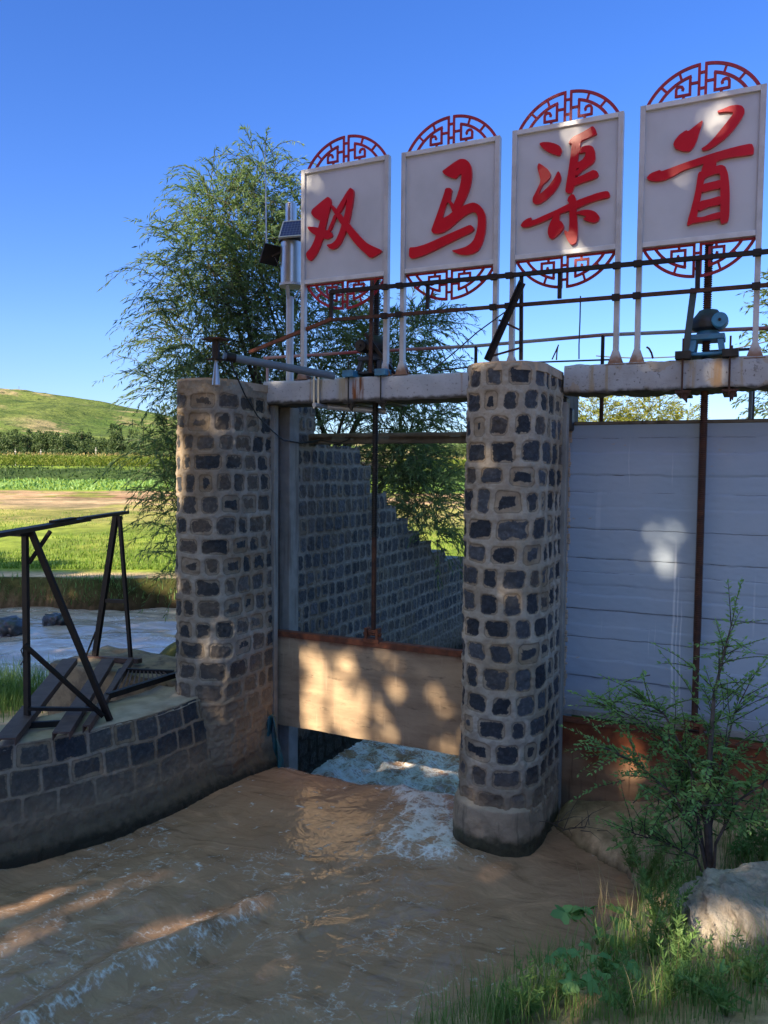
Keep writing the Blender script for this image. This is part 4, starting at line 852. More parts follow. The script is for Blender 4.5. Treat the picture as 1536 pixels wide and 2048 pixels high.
rr_ = np.unique(np.r_[.3 * np.exp(np.linspace(0, math.log(3500 / .3), 330)), np.linspace(3.2, 8, 70), np.linspace(15.5, 22, 100)]); TH, RR = np.meshgrid(th, rr_, indexing='ij')
gx = RR * (np.sin(TH) * RT[0] + np.cos(TH) * FW[0]); gy = RR * (np.sin(TH) * RT[1] + np.cos(TH) * FW[1]); gz = ground(gx, gy)
gw_ = FW[0] * gx + FW[1] * gy; gs = RT[0] * gx + RT[1] * gy
def zonecol(x, y, z, w, s):
    c = np.zeros(x.shape + (3,)); A = lambda m, k: c.__setitem__(Ellipsis, c * (1 - m[..., None]) + np.array(k) * m[..., None])
    n1 = fbm(s / 7, w / 16, 4, 21); n2 = fbm(s / 3, w / 6, 4, 25); n3 = fbm(s / 14, w / 5, 4, 31)
    A(np.ones(x.shape), (.20, .28, .045))
    A(sst(.5, .62, n2) * .6, (.26, .30, .06))
    A(sst(27, 36, w + (n1 - .5) * 10) * .8, (.30, .29, .10)); A(sst(32, 48, w) * sst(.44, .58, n3), (.40, .31, .18))
    A(sst(56, 59, w + (n1 - .5) * 12) * (1 - sst(77, 80, w + (n2 - .5) * 10)), (.46, .32, .21)); A(sst(58, 62, w) * (1 - sst(68, 71, w)) * sst(.46, .54, n3), (.22, .14, .085)); A(sst(44, 50, w) * sst(.55, .6, n1) * (1 - sst(58, 62, w)), (.42, .32, .21)); A(sst(60, 64, w) * (1 - sst(74, 77, w)) * sst(.55, .6, n2), (.22, .24, .06))
    A(sst(79, 81, w + (n2 - .5) * 8), (.20, .32, .04)); A(sst(106, 107.5, w + n1 * 3), (.045, .085, .022)); A(sst(118, 119, w), (.18, .28, .04)); A(sst(140, 160, w), (.05, .09, .025))
    bank = (1 - sst(17.0, 17.3, w + (n2 - .5) * .6)) * sst(10, 10.4, w); A(bank, (.055, .06, .022)); A(sst(16.98, 17.1, w) * (1 - sst(17.7, 18.4, w + (n1 - .5) * 1.4)) * .95, (.42, .33, .23))
    A(bank * sst(.30, .12, z), (.12, .085, .05))
    near = (1 - sst(9.8, 10.4, w)); A(near, (.60, .44, .315)); A(near * sst(.45, .62, fbm(x * 1.6, y * 1.6, 4, 40)) * sst(.25, .5, z), (.20, .15, .10))
    A(near * sst(.45, .6, fbm(x * 5, y * 5, 4, 44)) * .6, (.44, .33, .235)); A(sst(.05, -.02, z), (.07, .05, .032)); A(sst(6.9, 7.4, y) * near * (x > -7), (.08, .10, .04))
    return c
def ground_mat():
    t = NT('ground_soil_and_turf'); c = t.attr('zone', 'Color'); v = t.noise(1.3, 6, rough=.65); f = t.noise(9, 6, rough=.7)
    c = t.mix(1., c, t.mix(t.ramp(v, .3, .7), (.72, .74, .7), (1.25, 1.2, 1.15)), 'MULTIPLY'); c = t.mix(1., c, t.mix(t.ramp(f, .3, .7), (.74, .72, .7), (1.2, 1.2, 1.2)), 'MULTIPLY')
    c = t.mix(1., c, t.mix(t.ramp(t.noise(.16, 6, rough=.68), .36, .64), (.62, .66, .6), (1.3, 1.24, 1.2)), 'MULTIPLY'); c = t.mix(1., c, t.mix(t.ramp(t.noise(1, 5, rough=.7, vec=t.map((.5, .12, 1), rot=(0, 0, -.44))), .38, .62), (.78, .8, .74), (1.18, 1.14, 1.12)), 'MULTIPLY')
    t.set(col=c, rough=.95, spec=.15); t.bump(t.math('ADD', t.noise(14, 6, rough=.7), t.math('MULTIPLY', t.noise(60, 4), .4)), .7, .03); return t.m
zc = zonecol(gx, gy, gz, gw_, gs)
V = np.stack([gx, gy, gz], -1).reshape(-1, 3); nt, nr = TH.shape
Fq = gridfaces(nt, nr)
o = npmesh('ground', V, Fq, ground_mat(), None, True, dict(zone=zc.reshape(-1, 3))); tag(o, 'grassy floodplain and muddy bank around the sluice', kind='structure')
mb = MB(); mb.lathe((0, 0, 0), [(0, 1.25), (.35, 1.25)], 24); 
def gpos(px, py, z=.5):
    for _ in range(30):
        p = atz(px, py, min(z, 2.6)); z = .5 * z + .5 * float(ground(np.array([p[0]]), np.array([p[1]]))[0])
    return np.array([p[0], p[1], float(ground(np.array([p[0]]), np.array([p[1]]))[0])])
# ---- hills
hs = np.linspace(-520, 700, 260); hw = np.linspace(205, 640, 130); HS, HW = np.meshgrid(hs, hw, indexing='ij')
def ridge(s): return np.interp(s, [-520, -246, -226, -180, -120, -40, 60, 160, 700], [58, 49.5, 48.5, 42.5, 31.0, 22.5, 19, 12, 6])
rd_ = ridge(HS * 500 / HW)
prof = np.interp(HW, [205, 240, 300, 400, 500, 640], [0, .03, .22, .68, 1.0, 1.04])
HZ = 2.2 + rd_ * prof * (1 + (fbm(HS / 60, HW / 60, 4, 3) - .5) * .42 * np.sin(np.pi * np.clip(prof, 0, 1)) * 1.4) + (fbm(HS / 9, HW / 9, 3, 8) - .5) * 1.6 * sst(230, 300, HW)
hx = HS * RT[0] + HW * FW[0]; hy = HS * RT[1] + HW * FW[1]
def hill_mat():
    t = NT('grassy_hillside'); P = t.map((1, 1, 1)); c = t.mix(t.ramp(t.noise(.012, 6, rough=.6), .35, .65), (.080, .145, .030), (.14, .18, .048))
    c = t.mix(t.ramp(t.noise(.03, 7, rough=.7), .50, .64, 0, .75), c, (.045, .085, .022))
    er = t.math('MULTIPLY', t.ramp(t.noise(1, 7, rough=.72, vec=t.map((.012, .030, .05), rot=(0, 0, .5))), .535, .59), t.ramp(t.noise(.008, 3, vec=t.map((1, 1, 1), (40, 90, 0))), .40, .52))
    tz = t.math('ADD', t.math('MULTIPLY', t.xyz()[2], .55), t.math('MULTIPLY', t.noise(.02, 4), 9)); c = t.mix(t.math('MULTIPLY', t.ramp(t.math('ABSOLUTE', t.math('SUBTRACT', t.math('FRACT', tz), .5)), .38, .48), .5), c, (.06, .095, .028)); c = t.mix(t.math('MULTIPLY', er, .85), c, (.44, .34, .19)); c = t.mix(t.ramp(t.noise(.11, 4, rough=.7), .56, .66, 0, .8), c, (.03, .055, .02)); c = t.mix(t.math('MULTIPLY', t.ramp(t.noise(1, 6, rough=.7, vec=t.map((.05, .016, .02), rot=(0, 0, .9))), .52, .62), .65), c, (.045, .075, .025))
    z = t.xyz()[2]; c = t.mix(t.math('MULTIPLY', t.ramp(z, 17, 9), t.ramp(t.noise(.035, 5), .55, .6)), c, (.05, .04, .035))
    t.set(col=c, rough=.95, spec=.1); t.bump(t.noise(.2, 6, rough=.7), .8, 2.); return t.m
o = npmesh('hill', np.stack([hx, hy, HZ], -1).reshape(-1, 3), gridfaces(260, 130), hill_mat()); tag(o, 'green eroded hill closing the valley on the left', kind='structure')
# ---------------------------------------------------------------- water
RES = .03
wx = np.arange(-9.2, .45, RES); wy = np.arange(.2, 15.6, RES); WX, WY_ = np.meshgrid(wx, wy, indexing='ij')
GUP = atz(45, 2040)[:2]; GUQ = atz(530, 1795)[:2]
def water_h(x, y):
    qx = x + .35 * (fbm(x * 1.1, y * 1.1, 3, 50) - .5) * 2; qy = y + .35 * (fbm(x * 1.1, y * 1.1, 3, 53) - .5) * 2
    a = math.radians(62); fx = qx * math.cos(a) + qy * math.sin(a); fy = -qx * math.sin(a) + qy * math.cos(a)
    h = .075 * (fbm(fx * .7, fy * 1.6, 2, 60) - .5) + .040 * (fbm(fx * 2.0, fy * 3.6, 2, 64) - .5) + .020 * (fbm(fx * 5, fy * 7.5, 2, 65) - .5) + .006 * (fbm(fx * 12, fy * 17, 2, 66) - .5)
    amp = .6 + .9 * sst(6, 2.5, y) * sst(-1.2, -3.2, x); h = h * amp
    # standing wave crest
    e = GUQ - GUP; L = np.linalg.norm(e); e = e / L; t_ = (x - GUP[0]) * e[0] + (y - GUP[1]) * e[1]; n_ = -(x - GUP[0]) * e[1] + (y - GUP[1]) * e[0] + .16 * (fbm(t_ * 1.8, t_ * 0, 3, 70) - .5)
    along = sst(-1.5, -.2, t_) * (1 - sst(L - .3, L + .4, t_)); crest = np.exp(-(n_ / .085) ** 2) * along + .5 * np.exp(-((n_ - .32) / .13) ** 2) * along - .35 * np.exp(-((n_ + .22) / .16) ** 2) * along
    h = h + .060 * crest
    foam = np.exp(-((n_ + .05) / .055) ** 2) * along * .40 + np.exp(-((n_ + .20) / .16) ** 2) * along * .22 * sst(.4, .6, fbm(fx * 3, fy * 12, 4, 71))
    # boil beside the mid pier
    b = np.exp(-(((x + 2.52) / .38) ** 2 + ((y - 6.28) / .48) ** 2)) + .9 * np.exp(-(((x + 2.26) / .26) ** 2 + ((y - 5.80) / .36) ** 2)) + .6 * np.exp(-(((x + 2.0) / .38) ** 2 + ((y - 5.62) / .14) ** 2)) + .8 * np.exp(-(((x + 2.75) / .45) ** 2 + ((y - 6.56) / .14) ** 2)) + .4 * np.exp(-(((x + 2.55) / .3) ** 2 + ((y - 5.35) / .4) ** 2)); b = np.clip(b, 0, 1)
    h = h + b * (.075 * (fbm(x * 5, y * 5, 4, 75) - .35) + .035 * (fbm(x * 15, y * 15, 3, 77) - .5)) + .05 * b
    foam = np.maximum(foam, b * np.clip(.42 + .5 * (1 - np.abs(fbm(fx * 2.5, fy * 7, 5, 80) - .5) * 5), .1, .9))
    # lip and tail water
    dn = sst(6.50, 7.25, y); can = ((x > -4.6) & (x < -2.0)); dn = dn * can
    tb = dn * (1 - .6 * sst(9, 13, y)); tur = .20 * (fbm(x * 2.4, y * 2.4, 3, 85) - .5) + .09 * (fbm(x * 6, y * 6, 4, 87) - .5) + .05 * (fbm(x * 15, y * 15, 3, 89) - .5)
    h = h * (1 - .6 * dn) - .44 * dn + tb * (tur + .03)
    rdg = 1 - np.abs(fbm(x * 4.2 + .5 * fbm(x * 9, y * 9, 2, 91), y * 3.4, 5, 90) - .5) * 5
    foam = np.maximum(foam, tb * np.clip(.54 + .38 * rdg + .5 * (fbm(x * 1.6, y * 1.6, 3, 141) - .5), .15, .95))
    foam = np.maximum(foam, sst(6.47, 6.6, y) * can * sst(.5, .62, fbm(x * 14, y * 3, 4, 93)) * .5)
    # scattered flecks and streaks drifting on the basin
    fl = sst(.74, .78, fbm(x * 15, y * 15, 3, 95)) * sst(.47, .6, fbm(x * .9, y * .9, 3, 97)) * .6; st = sst(.62, .70, fbm(fx * 1.3, fy * 13, 5, 99)) * sst(.50, .66, fbm(x * .8, y * .8, 3, 101)) * .34
    up2 = sst(.40, .62, fbm(x * .7, y * .7, 3, 131)) * np.clip(.30 + (1 - np.abs(fbm(fx * 1.6, fy * 5.5, 5, 133) - .5) * 7), 0, 1) * .30 * sst(-.9, -1.6, x)
    up = sst(3.9, 2.6, y) * sst(-1.6, -2.6, x) * sst(.56, .70, fbm(fx * 3.5, fy * 9, 5, 103)) * .42
    foam = np.maximum.reduce([foam, up2 * (1 - dn), fl * (1 - dn), st * (1 - dn), up])
    return h, np.clip(foam, 0, 1)
wh, wf = water_h(WX, WY_)
Fw = gridfaces(len(wx), len(wy)); X4 = WX.ravel()[Fw].mean(1); Y4 = WY_.ravel()[Fw].mean(1)
gwd = polydist(X4, Y4, BASIN)
keep = ((Y4 < 6.9) & (gwd > -.30)) | ((X4 > -4.52) & (X4 < -2.08) & (Y4 > 6.3)); Fw = Fw[keep]
use, inv = np.unique(Fw, return_inverse=True)
def water_mat(name, c0, c1, foamc, rough=.1, sc=1.0):
    t = NT(name); fo = t.attr('foam'); n = t.noise(1.1 * sc, 5, rough=.6, dist=1.2); c = t.mix(t.ramp(n, .3, .7), c0, c1)
    sv = t.noise(1, 7, rough=.66, vec=t.map((1.1 * sc, 3.4 * sc, 1), rot=(0, 0, -1.08)), dist=1.8); c = t.mix(t.math('MULTIPLY', t.ramp(sv, .50, .72), .7), c, t.mix(1., c, (1.5, 1.45, 1.4), 'MULTIPLY')); c = t.mix(t.math('MULTIPLY', t.ramp(sv, .48, .30), .75), c, t.mix(1., c, (.5, .48, .46), 'MULTIPLY'))
    dv = t.n('ShaderNodeVectorMath', operation='ADD'); nv = t.n('ShaderNodeTexNoise'); t.put(nv.inputs['Vector'], t.pos()); nv.inputs['Scale'].default_value = 5 * sc; nv.inputs['Detail'].default_value = 4; sv_ = t.n('ShaderNodeVectorMath', operation='SCALE'); sv_.inputs['Scale'].default_value = .16 / sc; t.put(sv_.inputs[0], nv.outputs['Color']); t.put(dv.inputs[0], t.pos()); t.put(dv.inputs[1], sv_.outputs[0])
    lace = t.ramp(t.vor(8.5 * sc, t.map((1, 1, .2), vec=dv.outputs[0]), 'DISTANCE_TO_EDGE'), .16, .0); lace2 = t.ramp(t.vor(23 * sc, t.map((1, 1, .2), vec=dv.outputs[0]), 'DISTANCE_TO_EDGE'), .2, .0)
    lc = t.math('ADD', t.math('MULTIPLY', lace, .22), t.math('MULTIPLY', lace2, .14))
    fm = t.math('ADD', fo, t.math('ADD', t.math('SUBTRACT', lc, .16), t.math('ADD', t.math('MULTIPLY', t.math('SUBTRACT', t.noise(1, 7, rough=.74, vec=t.map((11 * sc, 30 * sc, 8), rot=(0, 0, -1.08)), dist=1.6), .5), 1.25), t.math('MULTIPLY', t.math('SUBTRACT', t.noise(46 * sc, 5, rough=.7), .5), .6)))); f = t.math('MULTIPLY', t.ramp(fm, .26, .92), t.ramp(fo, .02, .25)); c = t.mix(f, c, foamc)
    t.set(col=c, rough=t.ramp(f, 0, 1, rough, .5), ior=1.36, spec=.65)
    t.bump(t.math('ADD', t.math('ADD', t.noise(6 * sc, 3, rough=.5, dist=1.2), t.math('MULTIPLY', t.noise(19 * sc, 2, dist=.8), .16)), t.math('MULTIPLY', f, .5)), .30, .05); return t.m
M['water'] = water_mat('muddy_water', (.37, .222, .140), (.44, .278, .180), (.84, .84, .85), .035)
o = npmesh('water', np.stack([WX, WY_, wh], -1).reshape(-1, 3)[use], inv.reshape(-1, 4), M['water'], None, True, dict(foam=wf.ravel()[use])); tag(o, 'muddy brown water swirling through the basin and foaming under the raised gate', kind='structure')
vx, vy = np.meshgrid(np.linspace(-34, 22, 520), np.linspace(9.0, 18.2, 110), indexing='ij')       # (s, w)
rh = .12 * (fbm(vx * .7, vy * 1.5, 5, 110) - .5) + .05 * (1 - np.abs(fbm(vx * 1.3, vy * 2.6, 5, 113) - .5) * 4) * .5 + .03 * (fbm(vx * 4, vy * 7, 3, 115) - .5)
rf = sst(.46, .68, fbm(vx * .8, vy * 3.6, 5, 117)) * .42
rx = vx * RT[0] + vy * FW[0]; ry = vx * RT[1] + vy * FW[1]; Fr = gridfaces(520, 110); cx4 = rx.ravel()[Fr].mean(1); cy4 = ry.ravel()[Fr].mean(1)
Fr = Fr[(cx4 + .12 * (cy4 - 9) < -6.7) & (cy4 > 5.5)]; use, inv = np.unique(Fr, return_inverse=True)
M['river'] = water_mat('river_rapids', (.42, .36, .30), (.50, .43, .36), (.66, .66, .70), .10, .6)
o = npmesh('river', np.stack([rx, ry, rh - .03], -1).reshape(-1, 3)[use], inv.reshape(-1, 4), M['river'], None, True, dict(foam=rf.ravel()[use])); tag(o, 'shallow rippling river between the sluice and the lawn', kind='structure')
def boulder(name, c, s, m, label, seed, cat='boulder', rot=0, n=4, amp=.35):
    bm = bmesh.new(); bmesh.ops.create_icosphere(bm, subdivisions=n, radius=1); P = np.array([v.co[:] for v in bm.verts])
    k = fbm(P[:, 0] * 1.4 + P[:, 2], P[:, 1] * 1.4 - P[:, 2] * .8, 4, seed) - .5; k2 = fbm(P[:, 0] * 5 + P[:, 2] * 3, P[:, 1] * 5 - P[:, 2] * 4, 4, seed + 3) - .5
    P = np.sign(P) * np.abs(P) ** .72; P = P * (1 + amp * 1.5 * k + amp * .6 * k2 + amp * .25 * (fbm(P[:, 0] * 13 + P[:, 2] * 9, P[:, 1] * 13 - P[:, 2] * 11, 3, seed + 7) - .5))[:, None] * np.array(s); c_, s_ = math.cos(rot), math.sin(rot); P = np.c_[P[:, 0] * c_ - P[:, 1] * s_, P[:, 0] * s_ + P[:, 1] * c_, P[:, 2]]
    for v, p in zip(bm.verts, P): v.co = p
    me = bpy.data.meshes.new(name); bm.to_mesh(me); bm.free(); me.polygons.foreach_set('use_smooth', [True] * len(me.polygons)); o = link(name, me, m); o.location = [float(q) for q in c]; return tag(o, label, cat)
M['darkrock'] = simple('wet_dark_rock', (.030, .030, .034), (.06, .058, .06), 5, .4, 0, .5)
p = atz(112, 1243, .07); boulder('river_rock', p, (.22, .17, .15), M['darkrock'], 'dark wet rock in the river, seen between the trestle legs', 3, 'rock', amp=.9)
p = atz(14, 1256, .07); boulder('river_rock', p, (.30, .22, .15), M['darkrock'], 'dark wet rock in the river at the picture edge, left of the trestle post', 8, 'rock', amp=.9)
def lime():
    t = NT('pale_limestone'); c = t.mix(t.ramp(t.noise(5, 7, rough=.7), .35, .65), (.42, .37, .31), (.26, .22, .18)); c = t.mix(t.ramp(t.noise(1, 6, vec=t.map((14, 14, 3))), .52, .68, 0, .8), c, (.14, .12, .10)); c = t.mix(t.ramp(t.noise(3, 4), .58, .7, 0, .7), c, (.50, .47, .44))
    t.set(col=c, rough=.85); t.bump(t.math('ADD', t.noise(16, 7, rough=.7), t.noise(1, 6, vec=t.map((30, 30, 6)))), .9, .03); return t.m
bp = atz(1530, 1900, .55); boulder('boulder', (bp[0] + .03, bp[1] + .10, .60), (.40, .32, .25), lime(), 'pale weathered limestone boulder on the bank below the sapling', 12, rot=.25, n=6, amp=.45)
# ---------------------------------------------------------------- sun
SUN_AZ, SUN_EL = math.radians(16), math.radians(27)      # light travels towards (+sin, +cos); the sun stands behind the camera
Ls = np.array([-math.sin(SUN_AZ) * math.cos(SUN_EL), -math.cos(SUN_AZ) * math.cos(SUN_EL), math.sin(SUN_EL)])
E1 = np.array([math.cos(SUN_AZ), -math.sin(SUN_AZ), 0]); E2 = np.array([math.sin(SUN_EL) * math.sin(SUN_AZ), math.sin(SUN_EL) * math.cos(SUN_AZ), math.cos(SUN_EL)])
uv = lambda p: np.array([np.dot(p, E1), np.dot(p, E2)])
# ---------------------------------------------------------------- vegetation helpers
def rtree(name, loc, label, group, H, trunkr, crown, n, leaf, lm, bm_, seed, limbs=9, lean=0, cat='tree', shape='clump'):
    rng = np.random.default_rng(seed); t = empty(name, loc, label, cat, group); L = np.array(loc, float)
    mb = MB(); top = L + np.array([lean, 0, H * .86]); q = [L + (top - L) * k + np.array([rng.normal(0, .02 * H * abs(k)), rng.normal(0, .02 * H * abs(k)), 0]) for k in np.linspace(-.02, 1, 7)]
    mb.tube(q, [trunkr * (1.15 - k) for k in np.linspace(0, .98, 7)], 7)
    for k in range(limbs):
        a = q[1 + k % 4] ; c = crown[k % len(crown)]; e = L + np.array(c[:3]) + rng.normal(0, .3, 3) * np.array(c[3:6]); m_ = (a + e) / 2 + np.array([0, 0, -.06 * H])
        mb.tube([a, m_, e], [trunkr * .45, trunkr * .28, trunkr * .08], 5)
    mb.build('trunk', bm_, t)
    V = []; P = []; D = []
    W = np.array([c[3] * c[4] * c[5] for c in crown]); W = W / W.sum()
    for c, wgt in zip(crown, W):
        k = int(n * wgt); d = rng.normal(size=(k, 3)); d /= np.linalg.norm(d, axis=1)[:, None]; r = rng.uniform(.25, 1, k) ** .55
        # clumps inside the lobe
        nc = max(6, k // 60); cc = rng.normal(size=(nc, 3)); cc /= np.linalg.norm(cc, axis=1)[:, None]; cc *= (rng.uniform(.3, 1, nc) ** .6)[:, None]
        pick = rng.integers(0, nc, k); loc_ = cc[pick] + d * (r * rng.uniform(.16, .34, nc)[pick])[:, None]
        P.append(L + np.array(c[:3]) + loc_ * np.array(c[3:6])); D.append(d + np.array([0, 0, -.35]))
    P = np.concatenate(P); D = np.concatenate(D); m = len(P)
    Vv, Fv = leafquads(P, D + rng.normal(0, .5, D.shape), leaf * rng.uniform(.6, 1.3, m), leaf * .55 * rng.uniform(.7, 1.2, m), rng.normal(size=(m, 3)))
    npmesh('crown', Vv, Fv, lm, t, False); return t
def copytree(o, loc, rot, sc, label=None):
    c = o.copy(); COL.objects.link(c); c.location = [float(k) for k in loc]; c.rotation_euler = (0, 0, rot); c.scale = (sc, sc, sc * random.uniform(.9, 1.15))
    if label: c['label'] = label
    for ch in o.children:
        d = ch.copy(); COL.objects.link(d); d.parent = c
    return c
# ---------------------------------------------------------------- the willow behind the left pier
def drooping(name, base, label, lobes, ntw, m_leaf, m_bark, seed, stems, leafL=(.08, .13), group=None, twl=(.45, 1.05), per=26, up=.5, wd=.16):
    rng = np.random.default_rng(seed); t = empty(name, base, label, 'tree', group); B = np.array(base, float)
    W = np.array([l[1] * l[2] * l[3] for l in lobes]) ** .85; W = W ** .75; W /= W.sum(); LP = []; LD = []; mb = MB()
    for st in stems:
        e = np.array(lobes[st][0]); mid_ = (B + e) / 2 + np.array([rng.normal(0, .2), rng.normal(0, .2), .4]); s0 = B + np.array([rng.normal(0, .15), rng.normal(0, .12), 0])
        Q = [s0 + (mid_ - s0) * 0, s0 + (mid_ - s0) * .5 + rng.normal(0, .06, 3), mid_, mid_ + (e - mid_) * .55 + rng.normal(0, .1, 3), e]
        mb.tube(Q, [.10, .08, .055, .03, .012], 6, True)
        for k in range(9):
            a = Q[2] + (Q[4] - Q[2]) * rng.uniform(0, .9); d = rng.normal(0, 1, 3); d[2] = abs(d[2]) * .6 + .2; d /= np.linalg.norm(d); l = rng.uniform(.4, 1.2); mb.tube([a, a + d * l * .5, a + d * l + np.array([0, 0, -.12])], [.018, .012, .005], 4, False)
    mb.build('trunk', m_bark, t)
    tw = MB()
    for (c, rx, ry, rz), wg in zip(lobes, W):
        k = int(ntw * wg); d = rng.normal(size=(k, 3)); d /= np.linalg.norm(d, axis=1)[:, None]; r = rng.uniform(.05, 1, k) ** .45
        P = np.array(c) + d * r[:, None] * np.array([rx, ry, rz]); D0 = d * np.array([1, 1, .5]) * .8 + np.array([0, 0, up]) + rng.normal(0, .45, (k, 3)); D0 /= np.linalg.norm(D0, axis=1)[:, None]
        Ln = rng.uniform(*twl, k)
        for j in range(per):
            f = (j + rng.uniform(0, 1, k)) / per; s = f * Ln; dr = D0.copy(); dr[:, 2] -= 1.5 * f * Ln * .8; dr /= np.linalg.norm(dr, axis=1)[:, None]
            pos = P + D0 * s[:, None]; pos[:, 2] -= .62 * s ** 2 / 1.0
            sd = rng.normal(0, 1, (k, 3)); ld = dr * 1.0 + sd * .42 + np.array([0, 0, -.22]); LP.append(pos); LD.append(ld)
        for j in range(0, k, 2):
            s = np.linspace(0, Ln[j], 4); q = P[j] + D0[j] * s[:, None]; q[:, 2] -= .62 * s ** 2; tw.tube(list(q), [.006, .005, .004, .002], 3, False)
    P = np.concatenate(LP); D = np.concatenate(LD); m = len(P); ll = rng.uniform(*leafL, m)
    Vv, Fv = leafquads(P, D, ll, ll * wd * rng.uniform(.8, 1.3, m), rng.normal(size=(m, 3)) + np.array([0, 0, .8]), fold=.05)
    npmesh('crown', Vv, Fv, m_leaf, t, False)
    tw.build('twigs', m_bark, t); return t
def lobe(px, py, rx, ry, w, dep):
    px = px + max(0, 450 - px) * .28 if px < 450 else px
    c = atw(px, py, w); k = w / F; return (c, rx * k * .80, dep, ry * k * .88)
WL = [lobe(455, 440, 95, 70, 12.6, .7), lobe(540, 400, 42, 80, 12.8, .5), lobe(400, 520, 95, 80, 12.8, .9), lobe(520, 540, 120, 110, 12.9, 1.2), lobe(370, 600, 70, 60, 12.5, .8), lobe(600, 640, 170, 120, 13.0, 1.3), lobe(400, 690, 95, 80, 12.9, 1.1), lobe(770, 690, 105, 70, 13.2, 1.0), lobe(840, 650, 60, 34, 13.2, .6), lobe(700, 780, 160, 80, 13.2, 1.2), lobe(500, 800, 150, 110, 13.3, 1.2), lobe(330, 770, 70, 50, 12.8, .8), lobe(310, 900, 55, 60, 12.7, .7), lobe(340, 1010, 52, 90, 12.7, .6), lobe(350, 1110, 26, 60, 12.6, .35), lobe(830, 830, 85, 60, 13.2, .8), lobe(850, 760, 60, 60, 13.3, .6), lobe(800, 930, 62, 60, 12.9, .6), lobe(850, 1000, 45, 60, 12.2, .4), lobe(860, 1060, 30, 36, 11.6, .25), lobe(420, 930, 90, 120, 13.4, 1.0), lobe(620, 480, 60, 100, 13.2, .8)]
WL += [lobe(430, 385, 26, 42, 12.7, .3), lobe(528, 338, 28, 48, 12.7, .3), lobe(470, 400, 50, 40, 12.7, .4), lobe(800, 930, 70, 66, 12.9, .6), lobe(850, 1000, 52, 66, 12.2, .45), lobe(865, 1060, 36, 44, 11.6, .3), lobe(790, 900, 60, 60, 12.9, .6), lobe(860, 980, 50, 60, 12.3, .4)]
wb_ = np.array([-6.75, 11.9, .7])
drooping('willow_tree', wb_, 'large feathery willow behind the left pier and the gauge mast', WL, 4200, M['willow'], M['bark'], 5, [0, 1, 2, 3, 5, 6, 7, 9, 10, 15])
# ---------------------------------------------------------------- lit trees beyond the deck
YL = [lobe(1190, 842, 75, 62, 30, 1.6), lobe(1300, 850, 70, 70, 30.5, 1.8), lobe(1360, 868, 45, 52, 30, 1.2), lobe(1120, 880, 60, 60, 31, 1.5), lobe(1240, 900, 120, 60, 30, 1.8)]
b0 = atw(1240, 1050, 30); b0[2] = .6
drooping('feathery_tree', b0, 'sunlit yellow-green tree showing over the blue wall beyond the right beam', YL, 1500, M['lightleaf'], M['bark'], 15, [0, 1, 2, 3], (.13, .22), None, (.5, 1.0), 14, .7, .2)
EL = [lobe(1600, 640, 75, 110, 16, 1.0), lobe(1640, 780, 130, 90, 16, 1.2), lobe(1570, 800, 55, 40, 16, .6)]
b0 = atw(1640, 1100, 16); b0[2] = .6
drooping('edge_tree', b0, 'leafy tree reaching in behind the fourth sign post at the picture edge', EL, 420, M['farleaf'], M['bark'], 25, [0, 1], (.10, .16), None, (.4, .9), 18, .6, .25)
# ---------------------------------------------------------------- tree line, corn, posts
kinds = []
def farkind(i, shape):
    if shape == 'poplar': cr = [(0, 0, 2.4, 1.7, 1.7, 2.2), (.3, 0, 5.0, 1.7, 1.7, 2.4), (-.2, 0, 7.2, 1.35, 1.35, 2.0)]
    elif shape == 'round': cr = [(0, 0, 4.2, 2.5, 2.5, 2.4), (1.2, .5, 5.6, 1.8, 1.8, 1.8), (-1.3, .2, 5.2, 1.7, 1.7, 1.9), (0, 0, 2.2, 2.0, 2.0, 1.5)]
    else: cr = [(0, 0, 2.0, 2.2, 2.2, 1.8), (1.0, 0, 3.2, 1.3, 1.3, 1.2), (-1.0, 0, 2.8, 1.4, 1.4, 1.3)]
    return cr
FT = 'trees along the foot of the hill'
FL = dict(poplar='narrow poplar in the tree line at the foot of the hill', round='broad round-crowned tree in the tree line at the foot of the hill', low='low bushy tree in front of the tree line above the corn')
protos = {}
rngt = np.random.default_rng(44); k = 0
for row, (w0, px0, px1, step, shp) in enumerate(((225, -60, 420, 10, 'poplar'), (212, -60, 430, 15, 'round'), (200, -60, 420, 13, 'low'), (215, 850, 1000, 13, 'round'))):
    px = px0
    while px < px1:
        shape = shp
        if shp == 'poplar' and rngt.uniform() < .5: shape = 'round'
        if row == 1 and rngt.uniform() < .3: shape = 'poplar'
        p = atw(px + rngt.uniform(-6, 6), 930, w0 + rngt.uniform(-5, 5)); loc = np.array([p[0], p[1], 3.2 + (w0 - 200) * .012])
        sc = rngt.uniform(.85, 1.25) * (1.0 if shape != 'low' else 1.0)
        key = (shape, k % 2)
        if key not in protos:
            protos[key] = rtree(dict(poplar='poplar_tree', round='broad_tree', low='bushy_tree')[shape], loc, FL[shape], FT, 9 if shape == 'poplar' else 6 if shape == 'round' else 3.5, .16, farkind(k, shape), 1900 if shape != 'low' else 1200, .42, M['farleaf'], M['greybark'], 60 + k, 6)
            protos[key].scale = (sc, sc, sc)
        else: copytree(protos[key], loc, rngt.uniform(0, 6.28), sc)
        k += 1; px += step * rngt.uniform(.75, 1.25)
